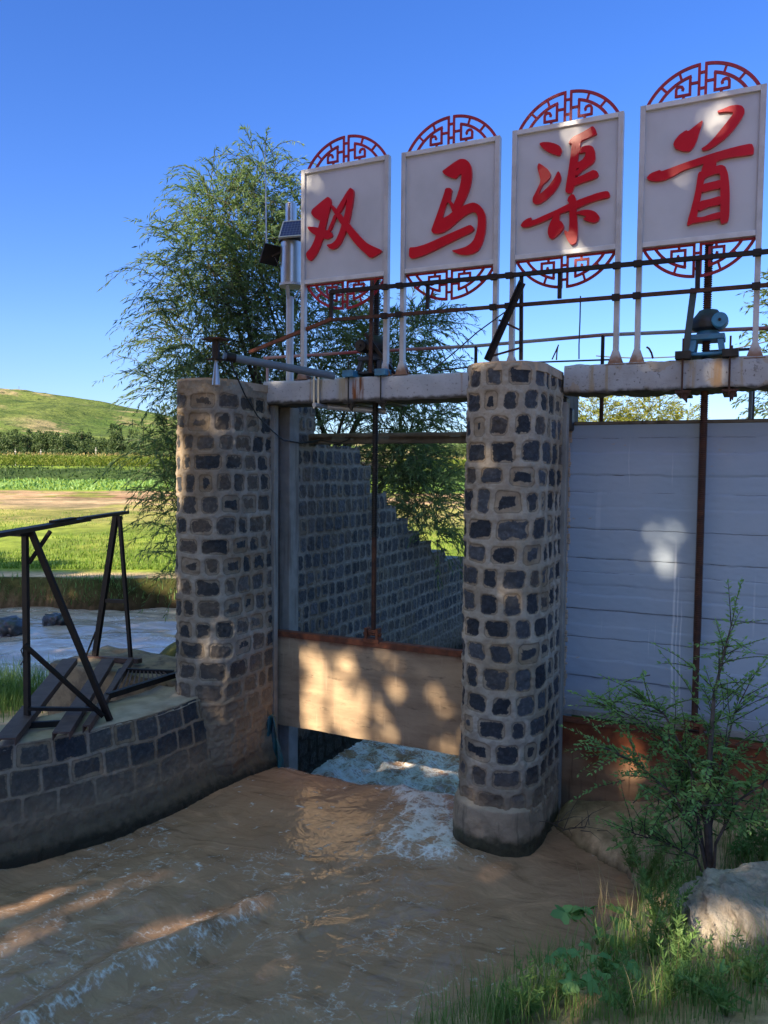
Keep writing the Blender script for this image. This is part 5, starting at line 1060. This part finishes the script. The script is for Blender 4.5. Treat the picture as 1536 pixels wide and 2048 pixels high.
def corn():
    rng = np.random.default_rng(9); P = []; D = []; T = []
    for s0, s1 in ((-82, -26), (2, 26)):
        n = int((s1 - s0) * 34); s = rng.uniform(s0, s1, n); w = 125 + rng.uniform(0, 1, n) ** 1.6 * 26; x = s * RT[0] + w * FW[0]; y = s * RT[1] + w * FW[1]; z = np.full(n, 3.25); h = rng.uniform(1.7, 2.25, n)
        for j in range(9):
            a = rng.uniform(0, 6.28, n); f = (j + .5) / 9; P.append(np.c_[x, y, z + h * f * .85]); D.append(np.c_[np.cos(a) * .6, np.sin(a) * .6, np.full(n, .9 - .7 * f)])
        T.append(np.c_[x, y, z + h * .92])
    P = np.concatenate(P); D = np.concatenate(D); m = len(P); Vv, Fv = leafquads(P, D, rng.uniform(.5, .9, m), .13)
    o = npmesh('corn_crop', Vv, Fv, M['corn'], None, False); tag(o, 'band of tall maize in front of the tree line', 'crop', kind='stuff')
    T = np.concatenate(T); m = len(T); Vt, Ft = leafquads(T, np.c_[rng.normal(0, .15, (m, 2)), np.ones(m)], .34, .09)
    npmesh('tassels', Vt, Ft, M['tassel'], o, False)
corn()
M['whitepost'] = simple('white_concrete_post', (.4, .39, .37), None, 5, .8)
for px, lab in ((31, 'white marker post at the edge of the corn, nearest the picture edge'), (82, 'white marker post in the corn, middle one of three'), (192, 'taller white post at the corn edge, nearest the willow')):
    p = atw(px, 925, 158); mb = MB(); hh = 3.6 if px < 190 else 4.1; mb.tube([(p[0], p[1], 3.0), (p[0], p[1], 3.1 + hh)], [.07, .05], 8); mb.box((p[0], p[1], 3.1 + hh * .86), (.5, .08, .1)); o = mb.build('marker_post', M['whitepost']); tag(o, lab, 'post', 'white posts by the corn')
mb = None
for i, (px, py, sc, lab) in enumerate(((12, 783, 1.0, 'small tree on the hill ridge at the picture edge'), (24, 785, .8, 'second small tree on the hill ridge'), (95, 795, .9, 'lone small tree on the ridge, seen above the trestle'))):
    w = 495; p = atw(px, py + 3, w); rtree('ridge_tree', (p[0], p[1], p[2] - 1.0), lab, 'small trees on the hill ridge', 3.0, .12, [(0, 0, 1.8 * sc, 2.4 * sc, 2.4 * sc, 1.3 * sc)], 260, .6, M['farleaf'], M['greybark'], 90 + i, 3)
for px, py, lab in ((38, 779, 'thin pole on the hill ridge near the picture edge'), (92, 790, 'thin pole on the hill ridge beside the lone tree')):
    p = atw(px, py + 8, 498); o = MB().tube([p - np.array([0, 0, 2]), p + np.array([0, 0, 4.5])], .10, 6).build('ridge_pole', M['greybark']); tag(o, lab, 'pole')
# ---------------------------------------------------------------- grass
def blades(name, P, h, wd, m, label, lean=.35, seed=1, kind='stuff', seg=3):
    rng = np.random.default_rng(seed); n = len(P); a = rng.uniform(0, 6.28, n); dirn = np.c_[np.cos(a), np.sin(a), np.zeros(n)]; side = np.c_[-np.sin(a), np.cos(a), np.zeros(n)]; ln = lean * rng.uniform(.2, 1.6, n)
    rows = []
    for j in range(seg + 1):
        f = j / seg; c = P + np.array([0, 0, 1]) * (h * f * (1 - .25 * ln * f))[:, None] + dirn * (h * ln * f * f)[:, None]; w = (wd * (1 - f) ** .7 if j < seg else np.zeros(n) + wd * .04); rows += [c - side * (w / 2)[:, None], c + side * (w / 2)[:, None]]
    V = np.stack(rows, 1).reshape(-1, 3); k = 2 * (seg + 1); b = (np.arange(n) * k)[:, None]; Fb = np.concatenate([b + np.array([2*j, 2*j+1, 2*j+3, 2*j+2]) for j in range(seg)], 0)
    o = npmesh(name, V, Fb, m, None, False); return tag(o, label, 'grass', kind=kind)
def scatter(regions, seed):
    rng = np.random.default_rng(seed); out = []
    for (px, py, rx, ry, n, h) in regions:
        g = gpos(px, py); k = 0
        c = rng.normal(0, 1, (n, 2)) * .5; P = np.c_[g[0] + c[:, 0] * rx, g[1] + c[:, 1] * ry]; z = ground(P[:, 0], P[:, 1]); ok = (z > .0); out.append(np.c_[P[:, 0], P[:, 1], z, np.full(n, h)][ok])
    return np.concatenate(out)
REG = [(a, b, c_ * 1.15, d_ * 1.15, int(n_ * .68), h_ * 1.08) for a, b, c_, d_, n_, h_ in [(1010, 2030, .25, .18, 300, .24), (1080, 1990, .22, .2, 240, .22), (1160, 2040, .2, .12, 130, .16), (1250, 2040, .22, .16, 150, .18), (1330, 2000, .22, .3, 300, .24), (1300, 1900, .16, .3, 260, .28), (1345, 1830, .16, .25, 220, .26), (1400, 2030, .3, .2, 200, .16), (1500, 2010, .3, .2, 200, .16), (1290, 1790, .12, .16, 220, .26), (1440, 1960, .25, .12, 300, .2), (1520, 1760, .25, .2, 420, .25), (1480, 1700, .2, .2, 260, .2), (1220, 1930, .15, .15, 160, .2), (1120, 1930, .15, .12, 120, .2), (1390, 1760, .2, .15, 260, .2), (1570, 1900, .3, .3, 300, .25), (940, 2080, .3, .15, 260, .25)]]
Q = scatter(REG, 5); rg = np.random.default_rng(12); ex = np.c_[rg.uniform(.25, 2.8, 1500), rg.uniform(2.0, 6.2, 1500)]; ex = ex[fbm(ex[:, 0] * 1.7, ex[:, 1] * 1.7, 3, 55) > .46]; Q = np.r_[Q, np.c_[ex, ground(ex[:, 0], ex[:, 1]), np.full(len(ex), .2)]]; hh = Q[:, 3] * rg.uniform(.4, 1.3, len(Q))
blades('bank_grass', Q[:, :3], hh, rg.uniform(.003, .0065, len(Q)), M['grass'], 'green grass growing along the near bank', .4, 3)
Q = scatter([(r[0], r[1], r[2], r[3], max(5, r[4] // 15), r[5] * 1.25) for r in REG] + [(1250, 1760, .15, .15, 25, .3), (1200, 1900, .2, .2, 20, .4)], 8); rg = np.random.default_rng(15)
blades('dry_grass', Q[:, :3], Q[:, 3] * rg.uniform(.7, 1.5, len(Q)), rg.uniform(.003, .005, len(Q)), M['dry'], 'pale dry stalks standing among the bank grass', .35, 6)
rg = np.random.default_rng(31); c = atz(28, 1385, .35); P = np.c_[c[0] + rg.normal(0, .34, 1900) - .15, c[1] + rg.normal(0, .30, 1900)]; P = np.c_[P, np.maximum(ground(P[:, 0], P[:, 1]), .12)]
blades('bank_grass', P, rg.uniform(.2, .55, 1900), rg.uniform(.005, .011, 1900), M['grass'], 'tuft of grass behind the guide wall at the left edge', .5, 9)
ws_ = rg.uniform(-13, 3, 5200); ww = 16.62 + rg.normal(0, .16, 5200); P = np.c_[ws_ * RT[0] + ww * FW[0], ws_ * RT[1] + ww * FW[1]]; z = ground(P[:, 0], P[:, 1]); P = np.c_[P, z][z > .05]
blades('bank_grass', P, rg.uniform(.06, .2, len(P)), rg.uniform(.01, .02, len(P)), M['weed'], 'rough weeds along the far river bank', .6, 11)
n = 26000; ww = 18.4 + rg.uniform(0, 1, n) ** 1.8 * 26; ws_ = (rg.uniform(-.56, .22, n)) * ww; P = np.c_[ws_ * RT[0] + ww * FW[0], ws_ * RT[1] + ww * FW[1]]; ok = fbm(ws_ / 3, ww / 6, 3, 90) > .40; P = np.c_[P, ground(P[:, 0], P[:, 1])][ok]
M['lawn'] = leafmat('lawn_blade', (.11, .21, .025), (.17, .26, .04), .3, .5)
blades('lawn_grass', P, rg.uniform(.05, .14, len(P)), rg.uniform(.015, .03, len(P)), M['lawn'], 'short green grass of the far lawn', .6, 12, seg=2)
n = 6000; ww = rg.uniform(80, 119, n); ws_ = np.where(rg.uniform(0, 1, n) < .75, rg.uniform(-66, -20, n), rg.uniform(3, 20, n)); P = np.c_[ws_ * RT[0] + ww * FW[0], ws_ * RT[1] + ww * FW[1]]; P = np.c_[P, ground(P[:, 0], P[:, 1])]
Vv, Fv = leafquads(P, np.c_[rg.normal(0, .7, (n, 2)), np.ones(n)], rg.uniform(.2, .6, n), .2); up_ = np.repeat(ww, 4).reshape(-1, 4)[:, 0] > 105.5; M['dyke'] = leafmat('dyke_weed_leaf', (.030, .065, .018), (.06, .11, .03), .25, .3)
for sel, mm, lab in ((~up_, M['weed'], 'bright weeds at the foot of the dyke beyond the sand'), (up_, M['dyke'], 'dark weeds covering the dyke slope below the corn')): o = npmesh('dyke_weeds', Vv, Fv[sel], mm, None, False); tag(o, lab, 'weeds', kind='stuff')
# ---------------------------------------------------------------- sapling in front of the blue wall
def pinnate(mbL, mbS, p0, d0, L, n, leafl, rng, droop=.5, wid=.42):
    d = np.array(d0, float); d /= np.linalg.norm(d); p = np.array(p0, float); pts = [p.copy()]; st = L / n
    for j in range(n):
        d = d + np.array([0, 0, -droop * st]) + rng.normal(0, .045, 3); d /= np.linalg.norm(d); p = p + d * st; pts.append(p.copy())
        f = (j + 1) / n; s = np.cross(d, (0, 0, 1)); s /= (np.linalg.norm(s) + 1e-6)
        for k in (-1, 1):
            l = leafl * rng.uniform(.7, 1.2) * (1 - .35 * f); dd = d * .55 + s * k * .8 + np.array([0, 0, rng.normal(.05, .25)]); mbL[0].append(p + rng.normal(0, .003, 3)); mbL[1].append(dd); mbL[2].append(l); mbL[3].append(l * wid)
    mbL[0].append(p); mbL[1].append(d); mbL[2].append(leafl * .8); mbL[3].append(leafl * wid * .8)
    mbS.tube(pts[::2] + [pts[-1]], list(np.linspace(.0035, .001, len(pts[::2]) + 1)), 4, False)
def sapling():
    rng = np.random.default_rng(77); Y = 4.9; base = gpos(1424, 1795); sp = empty('sapling', base, 'young shrub with arching rows of small leaflets in front of the blue wall', 'shrub')
    LF = ([], [], [], []); sb = MB(); tr = MB()
    A = lambda px, py, dy=0: aty(px, py, base[1] + dy)
    mains = [([(1424, 1795), (1420, 1640), (1422, 1500), (1432, 1400), (1445, 1310), (1470, 1240)], .026, 0), ([(1424, 1795), (1415, 1660), (1375, 1520), (1330, 1430), (1290, 1400)], .014, .1), ([(1424, 1795), (1432, 1650), (1450, 1520), (1470, 1430), (1490, 1370)], .012, .12),
             ([(1424, 1795), (1405, 1690), (1340, 1590), (1270, 1520), (1210, 1490)], .012, -.12), ([(1424, 1795), (1440, 1690), (1480, 1600), (1530, 1560), (1580, 1540)], .012, -.05), ([(1424, 1795), (1395, 1720), (1330, 1680), (1260, 1660)], .009, -.2), ([(1424, 1795), (1400, 1640), (1355, 1520), (1318, 1470), (1260, 1430), (1215, 1415)], .011, .2)]
    for pts, r, dy in mains:
        q = [A(x, y, dy * (i / (len(pts) - 1))) + rng.normal(0, .012, 3) * (i > 0) for i, (x, y) in enumerate(pts)]; tr.tube(q, list(np.linspace(r, .003, len(q))), 7, False)
        seg = len(q) - 1
        for b in range(int(12 + 5 * seg)):
            f = rng.uniform(.28, 1) * seg; i = min(int(f), seg - 1); p = q[i] + (q[i + 1] - q[i]) * (f - i); ax = q[i + 1] - q[i]; ax /= np.linalg.norm(ax)
            side = rng.normal(0, 1, 3); side[1] *= .8; d = ax * .5 + side * .55 + np.array([0, 0, .15]); pinnate(LF, sb, p, d, rng.uniform(.14, .36), int(rng.integers(8, 14)), rng.uniform(.042, .062), rng, 1.2)
        pinnate(LF, sb, q[-1], q[-1] - q[-2] + np.array([0, 0, .01]), rng.uniform(.2, .34), 11, .056, rng, .9)
    for px, py, qx, qy in ((1330, 1430, 1180, 1408), (1320, 1440, 1205, 1440), (1300, 1350, 1200, 1400), (1400, 1420, 1330, 1310), (1400, 1340, 1325, 1330), (1450, 1300, 1430, 1250), (1450, 1400, 1530, 1335), (1455, 1450, 1540, 1420), (1300, 1520, 1190, 1500), (1250, 1560, 1150, 1600), (1440, 1330, 1475, 1225), (1430, 1380, 1310, 1300), (1470, 1490, 1560, 1470)):
        p, q_ = A(px, py, rng.uniform(-.05, .15)), A(qx, qy, rng.uniform(-.05, .1)); L = np.linalg.norm(q_ - p); pinnate(LF, sb, p, (q_ - p) / L + np.array([0, 0, .25]), L * 1.05, max(8, int(L / .030)), .056, rng, .9)
    # dense lower body
    for k in range(120):
        a = rng.normal(0, 1, 3); c = A(1400 + a[0] * 62, 1585 + abs(a[2]) * -52 + rng.uniform(-20, 75), rng.normal(0, .16)); d = rng.normal(0, 1, 3) + np.array([0, -.3, .25]); pinnate(LF, sb, c, d, rng.uniform(.10, .26), 9, rng.uniform(.042, .062), rng, 1.3)
    tr.build('stem', M['greybark'], sp); sb.build('leaf_stalks', M['bark'], sp)
    Vv, Fv = leafquads(np.array(LF[0]), np.array(LF[1]), np.array(LF[2]), np.array(LF[3]), np.array([0, 0, 1.]) + rng.normal(0, .35, (len(LF[0]), 3)), fold=.06); npmesh('leaflets', Vv, Fv, M['shrub'], sp, False)
sapling()
def feathery(name, base, H, seed, label, m=None, spread=.25, group='feathery weeds on the near bank', ns=5):
    rng = np.random.default_rng(seed); t = empty(name, base, label, 'weed', group); sb = MB(); P = []; D = []; L = []
    for s in range(ns):
        a = rng.uniform(0, 6.28); ln = rng.uniform(.05, spread); top = np.array(base) + np.array([math.cos(a) * ln, math.sin(a) * ln, H * rng.uniform(.7, 1.05)]); q = [np.array(base) + (top - np.array(base)) * k + rng.normal(0, .006, 3) + np.array([math.cos(a), math.sin(a), 0]) * -.03 * math.sin(3.1 * k) for k in np.linspace(0, 1, 6)]; sb.tube(q, list(np.linspace(.004, .001, 6)), 4, False)
        n = int(90 * H / .4); f = rng.uniform(.15, 1, n); idx = np.clip((f * 5).astype(int), 0, 4); qa = np.array(q); p = qa[idx] + (qa[idx + 1] - qa[idx]) * (f * 5 - idx)[:, None]; d = rng.normal(0, 1, (n, 3)); d[:, 2] = np.abs(d[:, 2]) * .7 + .35; P.append(p); D.append(d); L.append(rng.uniform(.025, .07, n) * (1.15 - .6 * f))
    sb.build('stems', M['weed'], t); P = np.concatenate(P); D = np.concatenate(D); L = np.concatenate(L); Vv, Fv = leafquads(P, D, L, L * .2); npmesh('leaves', Vv, Fv, m or M['weed'], t, False); return t
FW_ = [(1262, 1745, .42), (1290, 1790, .50), (1330, 1800, .52), (1310, 1860, .50), (1345, 1900, .40), (1300, 1930, .34), (1370, 1850, .36), (1365, 1960, .34), (1330, 2010, .32), (1250, 2030, .26), (1210, 1960, .22), (1390, 2010, .28), (1500, 1985, .26), (1450, 2030, .24), (1060, 2040, .26), (1005, 2045, .24), (1530, 1740, .3), (1110, 2010, .2)]
DS = ['leaning over the sediment bank', 'at the water edge by the sediment bank', 'tall, just below the sapling stem', 'tall, left of the limestone boulder', 'against the boulder flank', 'left of the boulder, above the bare soil', 'beside the sapling foot', 'below the boulder corner', 'low, at the foot of the boulder', 'among the grass at the bottom edge', 'beside the broad-leaved plant', 'under the boulder at the bottom edge', 'right below the boulder', 'at the bottom right grass', 'among reeds at the waterline bottom', 'nearest the open water at the bottom edge', 'above the boulder at the picture edge', 'short, on the shore left of the bare soil']
for i, (px, py, H) in enumerate(FW_): feathery('feathery_weed', gpos(px, py), H, 200 + i, 'green feathery weed ' + DS[i])
# broad lobed leaves
def lobed(name, base, seed, label, n, size, H):
    rng = np.random.default_rng(seed); t = empty(name, base, label, 'plant', 'broad-leaved plants on the near bank'); st = MB(); lf = MB(); B = np.array(base)
    for k in range(n):
        a = rng.uniform(0, 6.28); d = np.array([math.cos(a), math.sin(a), 0]); e = B + d * rng.uniform(.03, .16) + np.array([0, 0, H * rng.uniform(.4, 1)]); st.tube([B, (B + e) / 2 + np.array([0, 0, .02]), e], [.003, .003, .002], 5, False)
        sz = size * rng.uniform(.65, 1.15); u = d * .8 + np.array([0, -.4, rng.uniform(-.5, .1)]); u /= np.linalg.norm(u); v = np.cross(u, (0, 0, 1)) + rng.normal(0, .25, 3); v /= np.linalg.norm(v); nrm = np.cross(v, u)
        out = []
        for j in range(22):
            th_ = -math.pi + 2 * math.pi * j / 22; r = .52 + .16 * math.cos(5 * th_) + .06 * math.cos(th_) + rng.uniform(-.03, .03); r *= (1 - .55 * math.exp(-((abs(th_) - math.pi) / .35) ** 2)); out.append(e + (u * (r * math.cos(th_) + .4) + v * r * math.sin(th_)) * sz + nrm * sz * (.12 * math.sin(3 * th_) - .25 * r * r))
        c = e + u * .35 * sz + nrm * .03 * sz; o_ = len(lf.v); lf.add([c] + out, [(0, 1 + j, 1 + (j + 1) % 22) for j in range(22)], True)
    st.build('stems', M['weed'], t); lf.build('leaves', M['broad'], t)
lobed('broad_leaved_plant', gpos(1195, 1890), 301, 'broad lobed-leaf plant at the water edge with the largest leaves', 7, .15, .24)
lobed('broad_leaved_plant', gpos(1190, 1985), 302, 'broad lobed-leaf plant low on the bare soil patch', 11, .10, .17)
lobed('broad_leaved_plant', gpos(1150, 1955), 303, 'small broad-leaved plant beside the dry stalks near the water', 7, .08, .15)
lobed('broad_leaved_plant', gpos(1520, 1965), 304, 'small bright broad-leaved plant at the foot of the boulder', 6, .07, .14)
rtree('leafy_bush', gpos(1535, 1740), 'leafy sunlit bush above the boulder at the picture edge', None, .35, .012, [(0, .1, .25, .22, .2, .2), (-.12, 0, .15, .2, .18, .15), (.1, .1, .4, .2, .2, .16)], 1500, .035, M['weed'], M['bark'], 411, 7, cat='bush')
tw = MB(); rg = np.random.default_rng(61)
for k in range(16):
    p = aty(1085 + rg.uniform(0, 110), 1650 + rg.uniform(-5, 12), 6.3); d = rg.normal(0, 1, 3); d[2] = abs(d[2]) * .5; d /= np.linalg.norm(d); l = rg.uniform(.12, .4); p[2] = max(p[2], .03); tw.tube([p, p + d * l * .5 + np.array([0, 0, .03]), p + d * l], [.004, .003, .001], 4, False)
o = tw.build('dry_twigs', M['greybark']); tag(o, 'tangle of dry bare twigs on the sediment at the foot of the middle pier', 'twigs')
wirething('fallen_branch', [aty(1290, 1660, 5.6), aty(1340, 1640, 5.5), aty(1400, 1612, 5.2), aty(1440, 1610, 5.0)], .006, M['greybark'], 'thin bare branch lying across the sediment bank behind the sapling', 'branch')
o = MB().tube([gpos(1500, 2020) + np.array([0, 0, .03]), gpos(1420, 1990) + np.array([0, 0, .05]), gpos(1360, 2000) + np.array([0, 0, .04])], .006, 5).build('fallen_stalk_x', M['broad']); tag(o, 'pale green broken stem lying on the soil below the boulder', 'stem')
# ---------------------------------------------------------------- shade trees behind the viewer; their gaps let the sun patches through
def aim(px, py, kind, v): return {'y': aty, 'x': atx, 'z': atz, 'w': atw}[kind](px, py, v)
SPOTS = []   # (target point, radius, share of leaves missing)
RS = np.random.default_rng(17)
def spot(px, py, k, v, r, s=1.0):
    c = uv(aim(px, py, k, v))
    if r < .05: SPOTS.append((c, r, s)); return
    SPOTS.append((c, r * (.85 if s == 1 else .5), s))
    for _ in range(6):
        a, q = RS.uniform(0, 6.28), RS.uniform(.5, 1.05) * r; SPOTS.append((c + q * np.array([math.cos(a), math.sin(a)]), r * RS.uniform(.12, .42), s * RS.uniform(.6, 1)))
for px, py, r, s in ((620, 1330, .12, 1), (620, 1400, .12, 1), (640, 1370, .14, 1), (632, 1310, .09, 1), (700, 1330, .13, 1), (700, 1400, .13, 1), (695, 1460, .10, 1), (640, 1440, .12, 1), (800, 1330, .13, .95), (765, 1320, .10, .9), (780, 1410, .11, .8), (785, 1460, .10, .6), (880, 1480, .14, .6), (915, 1490, .1, .8), (870, 1400, .13, .3)): spot(px, py, 'y', 6.85, r, s)
for px, py, r, s in ((1318, 1080, .06, .8), (1285, 1120, .06, .8), (1300, 1140, .05, .7), (1335, 1095, .05, .7), (1300, 1380, .05, .8), (1528, 1375, .07, .9)): spot(px, py, 'y', 6.95, r, s)
spot(1258, 1500, 'y', 6.85, .08, 1); spot(1270, 1530, 'y', 6.85, .07, 1); spot(1230, 1570, 'y', 6.85, .12, .35)
for px, py, r, s in ((368, 870, .10, 1), (366, 950, .12, 1), (368, 1010, .10, 1), (375, 800, .08, .7), (395, 900, .09, .8), (385, 960, .08, .7), (400, 1010, .12, .35), (430, 850, .1, .3)): spot(px, py, 'y', 6.0, r, s)
for px, py, r, s in ((612, 400, .09, 1), (610, 440, .09, .9), (617, 360, .07, .9), (735, 415, .08, .55), (620, 545, .1, .6), (745, 540, .1, .8), (660, 360, .1, .5), (845, 480, .1, .5), (925, 440, .09, .8), (880, 525, .1, .5), (1125, 265, .07, .8), (1145, 250, .06, .8), (1150, 490, .09, .9), (1040, 350, .1, .4), (1230, 320, .1, .4), (1420, 290, .12, .8), (1470, 200, .1, .7), (1500, 300, .1, .4), (1330, 400, .1, .6), (1500, 440, .12, .6), (1330, 320, .1, .35), (1440, 230, .12, .6)): spot(px, py, 'y', SY, r * .85, s * .55)
for px, py, r, s in ((800, 775, .1, .5), (650, 780, .08, .4), (1310, 745, .12, .4), (1450, 740, .12, .5), (560, 790, .1, .3)): spot(px, py, 'y', 6.62, r, s)
def streak(px0, py0, px1, py1, r, s, n=7):
    for t in np.linspace(0, 1, n): spot(px0 + (px1 - px0) * t, py0 + (py1 - py0) * t, 'z', 0, r, s)
streak(300, 1870, 500, 1805, .075, 1, 9); streak(60, 1880, 130, 1850, .05, .8, 3); streak(0, 1890, 20, 1880, .06, .9, 2); streak(60, 1800, 220, 1760, .04, .75, 5); streak(260, 1780, 450, 1700, .03, .55, 6); streak(0, 1830, 40, 1815, .05, .6, 2); streak(220, 1700, 330, 1670, .03, .5, 4)
streak(960, 1745, 1010, 1735, .05, .8, 3); streak(620, 1640, 660, 1700, .06, .4, 3); streak(0, 1755, 60, 1740, .03, .7, 3)
rgs = np.random.default_rng(71)
for k in range(46): spot(rgs.uniform(1000, 1540), rgs.uniform(1760, 2060), 'z', .6, rgs.uniform(.01, .045), rgs.uniform(.25, .65))
for k in range(16): spot(rgs.uniform(1250, 1540), rgs.uniform(1380, 1660), 'y', 4.9, rgs.uniform(.01, .04), rgs.uniform(.3, .6))
spot(1440, 1855, 'z', .75, .10, 1); spot(1500, 1845, 'z', .78, .10, .7); spot(1515, 1640, 'y', 4.9, .16, .9); spot(1500, 1690, 'y', 4.9, .14, .7); spot(865, 1540, 'y', 7.6, .1, .9); spot(1320, 1830, 'z', .4, .12, .5); spot(1380, 1900, 'z', .6, .1, .4); spot(1300, 1570, 'y', 5, .1, .3)
spot(320, 1350, 'z', .5, .16, .8); spot(345, 1330, 'z', .5, .1, .8); spot(30, 1400, 'z', .4, .2, .6); spot(300, 1400, 'z', .5, .1, .6); spot(60, 1350, 'z', .4, .25, .5)
def shade():
    rng = np.random.default_rng(91)
    def cover(u):      # height of the crown tops seen along the sun, above the shaded ground
        return np.interp(u, [-24, -17, -12.2, -11.0, -10.2, -8.5, 3.6, 4.6], [4.3, 4.6, 4.7, 5.4, 8.8, 9.8, 9.6, 6.8])
    T = [(-21.5, 4), (-17, 5), (-12.8, 6), (-9.2, 3), (-6.1, 4), (-3.3, 3), (-.6, 4), (2.2, 3.5)]
    spots = SPOTS; LB = ['bare-stemmed shade tree behind the viewpoint']
    for i, (tu, dt) in enumerate(T):
        t0 = 12.5 + (i % 3) * .9; b = tu * E1 + 0 * E2 + t0 * Ls; base = np.array([b[0], b[1], 1.2])
        t = empty('shade_tree', base, 'tall leafy shade tree standing behind the viewpoint, out of the picture', 'tree', 'shade trees behind the viewpoint')
        half = 2.3 if tu > -11 else 2.7; dens = 520
        n = int(half * 2 * 9.5 * dens); u = tu + rng.uniform(-1, 1, n) * half * 1.05; v = rng.uniform(-.5, 10.4, n); tt = t0 + rng.normal(0, .55, n)
        ok = v < cover(u) + (fbm(u * .9, v * 0, 3, 7) - .5) * 1.3
        # lighter and denser parts of the foliage
        dn = fbm(u * 1.1, v * 1.1, 4, 13); ok &= rng.uniform(0, 1, n) < np.interp(dn, [.3, .6, .8], [1, .95, .7])
        for (c, r, s) in spots:
            d = np.hypot(u - c[0], v - c[1]); ok &= ~((d * (1 + 1.3 * (fbm(u * 5.5, v * 5.5, 3, 3) - .42)) < (r + .09)) & (rng.uniform(0, 1, n) < s))
        u, v, tt = u[ok], v[ok], tt[ok]; P = u[:, None] * E1 + v[:, None] * E2 + tt[:, None] * Ls; m = len(P); D = rng.normal(0, 1, (m, 3)); Vv, Fv = leafquads(P, D, rng.uniform(.20, .32, m), rng.uniform(.15, .22, m))
        mb = MB(); tu2 = tu; q = [base + (tu2 * E1 + vv * E2 + t0 * Ls - base) * 1 if k else base - np.array([0, 0, .6]) for k, vv in enumerate((0, 2, 4, 5.5, 7, min(8.8, float(cover(np.array([tu]))[0]) - .4)) if tu > -11 else (0, 1.5, 3, 3.7))]
        mb.tube(q, list(np.linspace(.13, .03, len(q))), 8); mb.build('trunk', M['bark'], t); npmesh('crown', Vv, Fv, M['shadeleaf'], t, False)
shade()
# slim trunk whose shadow stands on the raised gate
for px, r in ((657, .022), (742, .045)):
    c = uv(aty(px, 1380, 6.85)); t0 = 11.2; mb = MB(); q = [c[0] * E1 + vv * E2 + t0 * Ls for vv in (-4.2, 0, c[1], 7)]
    q[0][2] = 1.0; mb.tube(q, [r * 1.3, r * 1.1, r, r * .4], 8); o = mb.build('bare_trunk', M['bark']); tag(o, 'slim bare trunk behind the viewpoint, out of the picture, %s one' % ('thinner' if r < .03 else 'thicker'), 'tree')
# ---------------------------------------------------------------- light, sky, camera
sun = bpy.data.lights.new('sun', 'SUN'); sun.energy = 3.1; sun.angle = math.radians(.53); sun.color = (1, .83, .61)
so = bpy.data.objects.new('sun', sun); COL.objects.link(so); so.rotation_euler = Vector([-float(c) for c in Ls]).to_track_quat('-Z', 'Y').to_euler()
W = bpy.data.worlds.new('World'); S.world = W; W.use_nodes = True; nt_ = W.node_tree; nt_.nodes.clear()
sk = nt_.nodes.new('ShaderNodeTexSky'); sk.sky_type = 'NISHITA'; sk.sun_disc = False; sk.sun_elevation = SUN_EL; sk.sun_rotation = math.atan2(Ls[0], Ls[1]); sk.air_density = 1.0; sk.dust_density = .35; sk.ozone_density = 2.2
hv = nt_.nodes.new('ShaderNodeHueSaturation'); hv.inputs['Saturation'].default_value = 1.35; hv.inputs['Value'].default_value = 1.0
bg = nt_.nodes.new('ShaderNodeBackground'); bg.inputs['Strength'].default_value = .15; ou = nt_.nodes.new('ShaderNodeOutputWorld')
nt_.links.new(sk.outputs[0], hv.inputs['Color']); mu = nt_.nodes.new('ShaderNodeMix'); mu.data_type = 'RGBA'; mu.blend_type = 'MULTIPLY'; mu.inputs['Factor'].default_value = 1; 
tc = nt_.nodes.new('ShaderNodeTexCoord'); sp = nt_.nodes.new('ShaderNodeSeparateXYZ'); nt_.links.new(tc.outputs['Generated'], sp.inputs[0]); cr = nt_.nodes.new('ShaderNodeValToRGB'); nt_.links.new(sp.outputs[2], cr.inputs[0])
cr.color_ramp.elements[0].position = 0.0; cr.color_ramp.elements[0].color = (.15, .20, .315, 1); cr.color_ramp.elements[1].position = .62; cr.color_ramp.elements[1].color = (.45, .28, .39, 1); e3 = cr.color_ramp.elements.new(.80); e3.color = (2.7, 1.0, .42, 1); e_ = cr.color_ramp.elements.new(.16); e_.color = (.28, .262, .365, 1); nt_.links.new(cr.outputs[0], mu.inputs['B'])  # warm zenith stop is added fill: unseen upper sky tinted to offset blue shade
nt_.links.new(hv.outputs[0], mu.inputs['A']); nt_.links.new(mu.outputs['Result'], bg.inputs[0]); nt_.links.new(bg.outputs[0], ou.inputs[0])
cam = bpy.data.cameras.new('camera'); co = bpy.data.objects.new('camera', cam); COL.objects.link(co); S.camera = co
cam.sensor_fit = 'VERTICAL'; cam.sensor_height = 36; cam.lens = F / 2048 * 36; cam.clip_end = 6000; cam.clip_start = .05
mtx = Matrix.Identity(4)
for i in range(3): mtx[i][0] = R[i, 0]; mtx[i][1] = R[i, 2]; mtx[i][2] = -R[i, 1]; mtx[i][3] = EYEP[i]
co.matrix_world = mtx
S.view_settings.view_transform = 'Standard'; S.view_settings.look = 'None'; S.view_settings.exposure = 2.2; S.view_settings.gamma = 1
S.cycles.max_bounces = 6; S.cycles.transparent_max_bounces = 6; S.cycles.caustics_reflective = False; S.cycles.caustics_refractive = False; S.cycles.sample_clamp_indirect = 6
S.cycles.use_denoising = True
